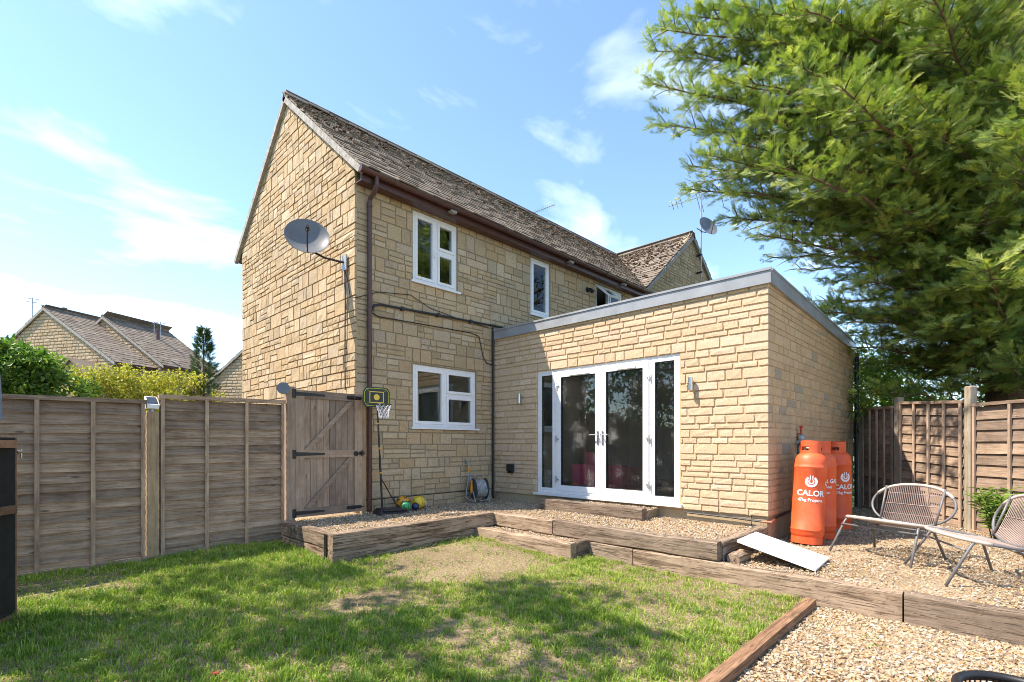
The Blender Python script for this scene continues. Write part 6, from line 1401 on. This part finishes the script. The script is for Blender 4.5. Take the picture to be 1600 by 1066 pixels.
dist = np.linalg.norm(P[:, :2], axis=1); P = P[rng.random(len(P)) < np.clip(1.35 - dist * .06, .4, 1)]
pebble_field('seating_gravel', 'honey and white gravel around the chairs and gas bottles', P)
P = gravel('', '', [(1.6, 5.23, -2.2, 1.19)], -.133, 3400); P = P[P[:, :2] @ FW[:2] > 1.7]; pebble_field('lower_gravel', 'pale gravel in the near right corner', P, .007, .021)
# stray stones kicked onto the sleepers
ps = np.vstack([np.stack([rng.uniform(5.25, 5.36, 70), rng.uniform(-1.2, 2.1, 70), np.full(70, .119)], 1), np.stack([rng.uniform(2.9, 5.2, 26), rng.uniform(5.47, 5.57, 26), np.full(26, .328)], 1), np.stack([rng.uniform(5.26, 5.37, 30), rng.uniform(2.2, 5.5, 30), np.full(30, .324)], 1), np.stack([rng.uniform(4.86, 4.97, 16), rng.uniform(3.75, 5.4, 16), np.full(16, .153)], 1)])
tag(pebbles('stray_stones', ps, rng.uniform(.006, .013, len(ps)), M['gravel']), 'stray gravel stones lying on top of the sleepers', 'gravel', kind='stuff')
# weeds in the near gravel
n = 420; cen = np.stack([rng.uniform(2.8, 5.15, 60), rng.uniform(-1.0, 1.15, 60)], 1); k = rng.integers(0, 60, n); pw = np.stack([cen[k, 0] + rng.normal(0, .035, n), cen[k, 1] + rng.normal(0, .035, n), np.full(n, -.122)], 1)
V, F = leaf_mesh(pw, np.stack([rng.normal(size=n), rng.normal(size=n), rng.uniform(.2, 1, n)], 1), np.tile([0, 0, 1.0], (n, 1)), rng.uniform(.012, .032, n), rng.uniform(.008, .016, n))
tag(link('gravel_weeds', raw_mesh('gravel_weeds', V, F, M['leaf'], False, np.repeat(rng.uniform(.2, .9, n), 4))), 'tiny green weeds sprouting in the near gravel', 'weeds', kind='stuff')
# grass: clumped blades, thin where the soil shows
def vnoise(x, y, s, seed):
    r = np.random.default_rng(seed); G = r.random((64, 64)); x, y = x * s + 7.3, y * s + 3.1; i, j = np.floor(x).astype(int), np.floor(y).astype(int); fx, fy = x - i, y - j; fx, fy = fx * fx * (3 - 2 * fx), fy * fy * (3 - 2 * fy); g = lambda a, b: G[a % 64, b % 64]
    return (g(i, j) * (1 - fx) + g(i + 1, j) * fx) * (1 - fy) + (g(i, j + 1) * (1 - fx) + g(i + 1, j + 1) * fx) * fy
nt_ = 15000; tx = rng.uniform(-1.5, 5.23, nt_); ty = rng.uniform(1.30, 6.98, nt_); per = 22; tsz = rng.uniform(.012, .045, nt_)
ofs = rng.normal(size=(nt_, per, 2)) * tsz[:, None, None]; x = np.concatenate([(tx[:, None] + ofs[:, :, 0]).ravel(), rng.uniform(-1.5, 5.23, 90000)]); y = np.concatenate([(ty[:, None] + ofs[:, :, 1]).ravel(), rng.uniform(1.30, 6.98, 90000)])
lean = np.concatenate([np.arctan2(ofs[:, :, 1], ofs[:, :, 0]).ravel() + rng.normal(0, .6, nt_ * per), rng.random(90000) * 6.283]); tt_ = np.concatenate([np.repeat(rng.normal(0, .16, nt_), per), np.zeros(90000)]); th_ = np.concatenate([np.repeat(rng.uniform(.6, 1.45, nt_), per), np.full(90000, .7)])
inb = (x < 5.23) & (y > 1.30) & (y < 6.98); x, y, lean, tt_, th_ = x[inb], y[inb], lean[inb], tt_[inb], th_[inb]
ok = ~((x > 2.68) & (y > 5.45)) & ~((x > 4.84) & (y > 3.70)) & (x * FW[0] + y * FW[1] > 2.3); x, y, lean, tt_, th_ = x[ok], y[ok], lean[ok], tt_[ok], th_[ok]
Pg = np.stack([x, y, lawn_z(x, y)], 1); ok = in_view(Pg, 120); x, y, Pg, lean, tt_, th_ = x[ok], y[ok], Pg[ok], lean[ok], tt_[ok], th_[ok]
f = .5 * vnoise(x, y, 1.1, 1) + .3 * vnoise(x, y, 3.2, 2) + .2 * vnoise(x, y, 8, 3)
bare = np.exp(-(((x - 3.85) / .85) ** 2 + ((y - 4.55) / .80) ** 2) * .85)       # worn patch by the step
bare = np.maximum(bare, .7 * np.exp(-(((x - 2.3) / .5) ** 2 + ((y - 4.0) / .35) ** 2)))
cl_ = vnoise(x, y, 14, 4)
keep = rng.random(len(x)) < np.clip((f - .19) * 3.8, .28, 1) * np.clip(1.15 - 2.3 * bare, .035, 1) * np.clip(.4 + 1.2 * cl_, .15, 1)
x, y, Pg, f, bare, cl_, lean, tt_, th_ = (q_[keep] for q_ in (x, y, Pg, f, bare, cl_, lean, tt_, th_)); n = len(x)
H = (.016 + .040 * rng.random(n) ** 1.4) * (.65 + .9 * f) * (.6 + .7 * cl_) * (1 - .4 * bare) * th_; q = lean; ln = rng.uniform(.15, .95, n); d = np.stack([np.cos(q), np.sin(q)], 1); s = np.stack([-d[:, 1], d[:, 0]], 1); wd = rng.uniform(.0018, .0036, n)
V = np.zeros((n, 5, 3)); b0 = Pg; V[:, 0, :2] = b0[:, :2] - s * wd[:, None]; V[:, 1, :2] = b0[:, :2] + s * wd[:, None]; mid = b0[:, :2] + d * (H * ln * .35)[:, None]; V[:, 2, :2] = mid - s * wd[:, None] * .8; V[:, 3, :2] = mid + s * wd[:, None] * .8; V[:, 4, :2] = b0[:, :2] + d * (H * ln)[:, None]
V[:, 0, 2] = V[:, 1, 2] = b0[:, 2] - .004; V[:, 2, 2] = V[:, 3, 2] = b0[:, 2] + H * .6; V[:, 4, 2] = b0[:, 2] + H * (1.05 - .35 * ln)
F = np.array([[0, 1, 3], [0, 3, 2], [2, 3, 4]])[None] + (np.arange(n) * 5)[:, None, None]
ti = np.clip(.40 + tt_ + rng.normal(0, .10, n) + .3 * (.5 - f) + .35 * bare + .25 * (vnoise(x, y, .9, 9) - .4) + (rng.random(n) < .10) * .45, 0, 1)
tag(link('grass', raw_mesh('grass', V.reshape(-1, 3), F.reshape(-1, 3), M['grass'], False, np.repeat(ti, 5))), 'uneven green grass blades on the lawn', 'grass', kind='stuff')
# clover and small broad leaved weeds among the grass
n = 5200; cen = np.stack([rng.uniform(-.5, 5.2, 260), rng.uniform(1.35, 6.9, 260)], 1); k = rng.integers(0, 260, n); x = cen[k, 0] + rng.normal(0, .05, n); y = cen[k, 1] + rng.normal(0, .05, n)
ok = ~((x > 2.68) & (y > 5.45)) & ~((x > 4.84) & (y > 3.70)) & (x < 5.22) & (y > 1.30) & (y < 6.97); x, y = x[ok], y[ok]; n = len(x); pw = np.stack([x, y, lawn_z(x, y) + rng.uniform(.006, .03, n)], 1)
V, F = leaf_mesh(pw, np.stack([rng.normal(size=n), rng.normal(size=n), rng.uniform(-.1, .5, n)], 1), np.tile([0, 0, 1.0], (n, 1)), rng.uniform(.012, .034, n), rng.uniform(.010, .020, n))
tag(link('lawn_weeds', raw_mesh('lawn_weeds', V, F, M['leaf'], False, np.repeat(rng.uniform(.2, .95, n), 4))), 'small broad leaved weeds among the grass', 'weeds', kind='stuff')
# dead grass and clippings lying on the bare soil
n = 8000; x = rng.uniform(-.5, 5.2, n); y = rng.uniform(1.3, 6.9, n); ok = ~((x > 2.68) & (y > 5.45)) & ~((x > 4.84) & (y > 3.70)); x, y = x[ok], y[ok]; n = len(x); Pg = np.stack([x, y, lawn_z(x, y) + .004], 1)
V, F = leaf_mesh(Pg, np.stack([rng.normal(size=n), rng.normal(size=n), rng.uniform(-.02, .2, n)], 1), np.tile([0, 0, 1.0], (n, 1)), rng.uniform(.015, .05, n), rng.uniform(.002, .006, n), .05)
tag(link('dead_grass', raw_mesh('dead_grass', V, F, M['grass'], False, np.repeat(rng.uniform(.8, 1, n), 4))), 'straw coloured dead grass lying on the bare lawn soil', 'dead grass', kind='stuff')
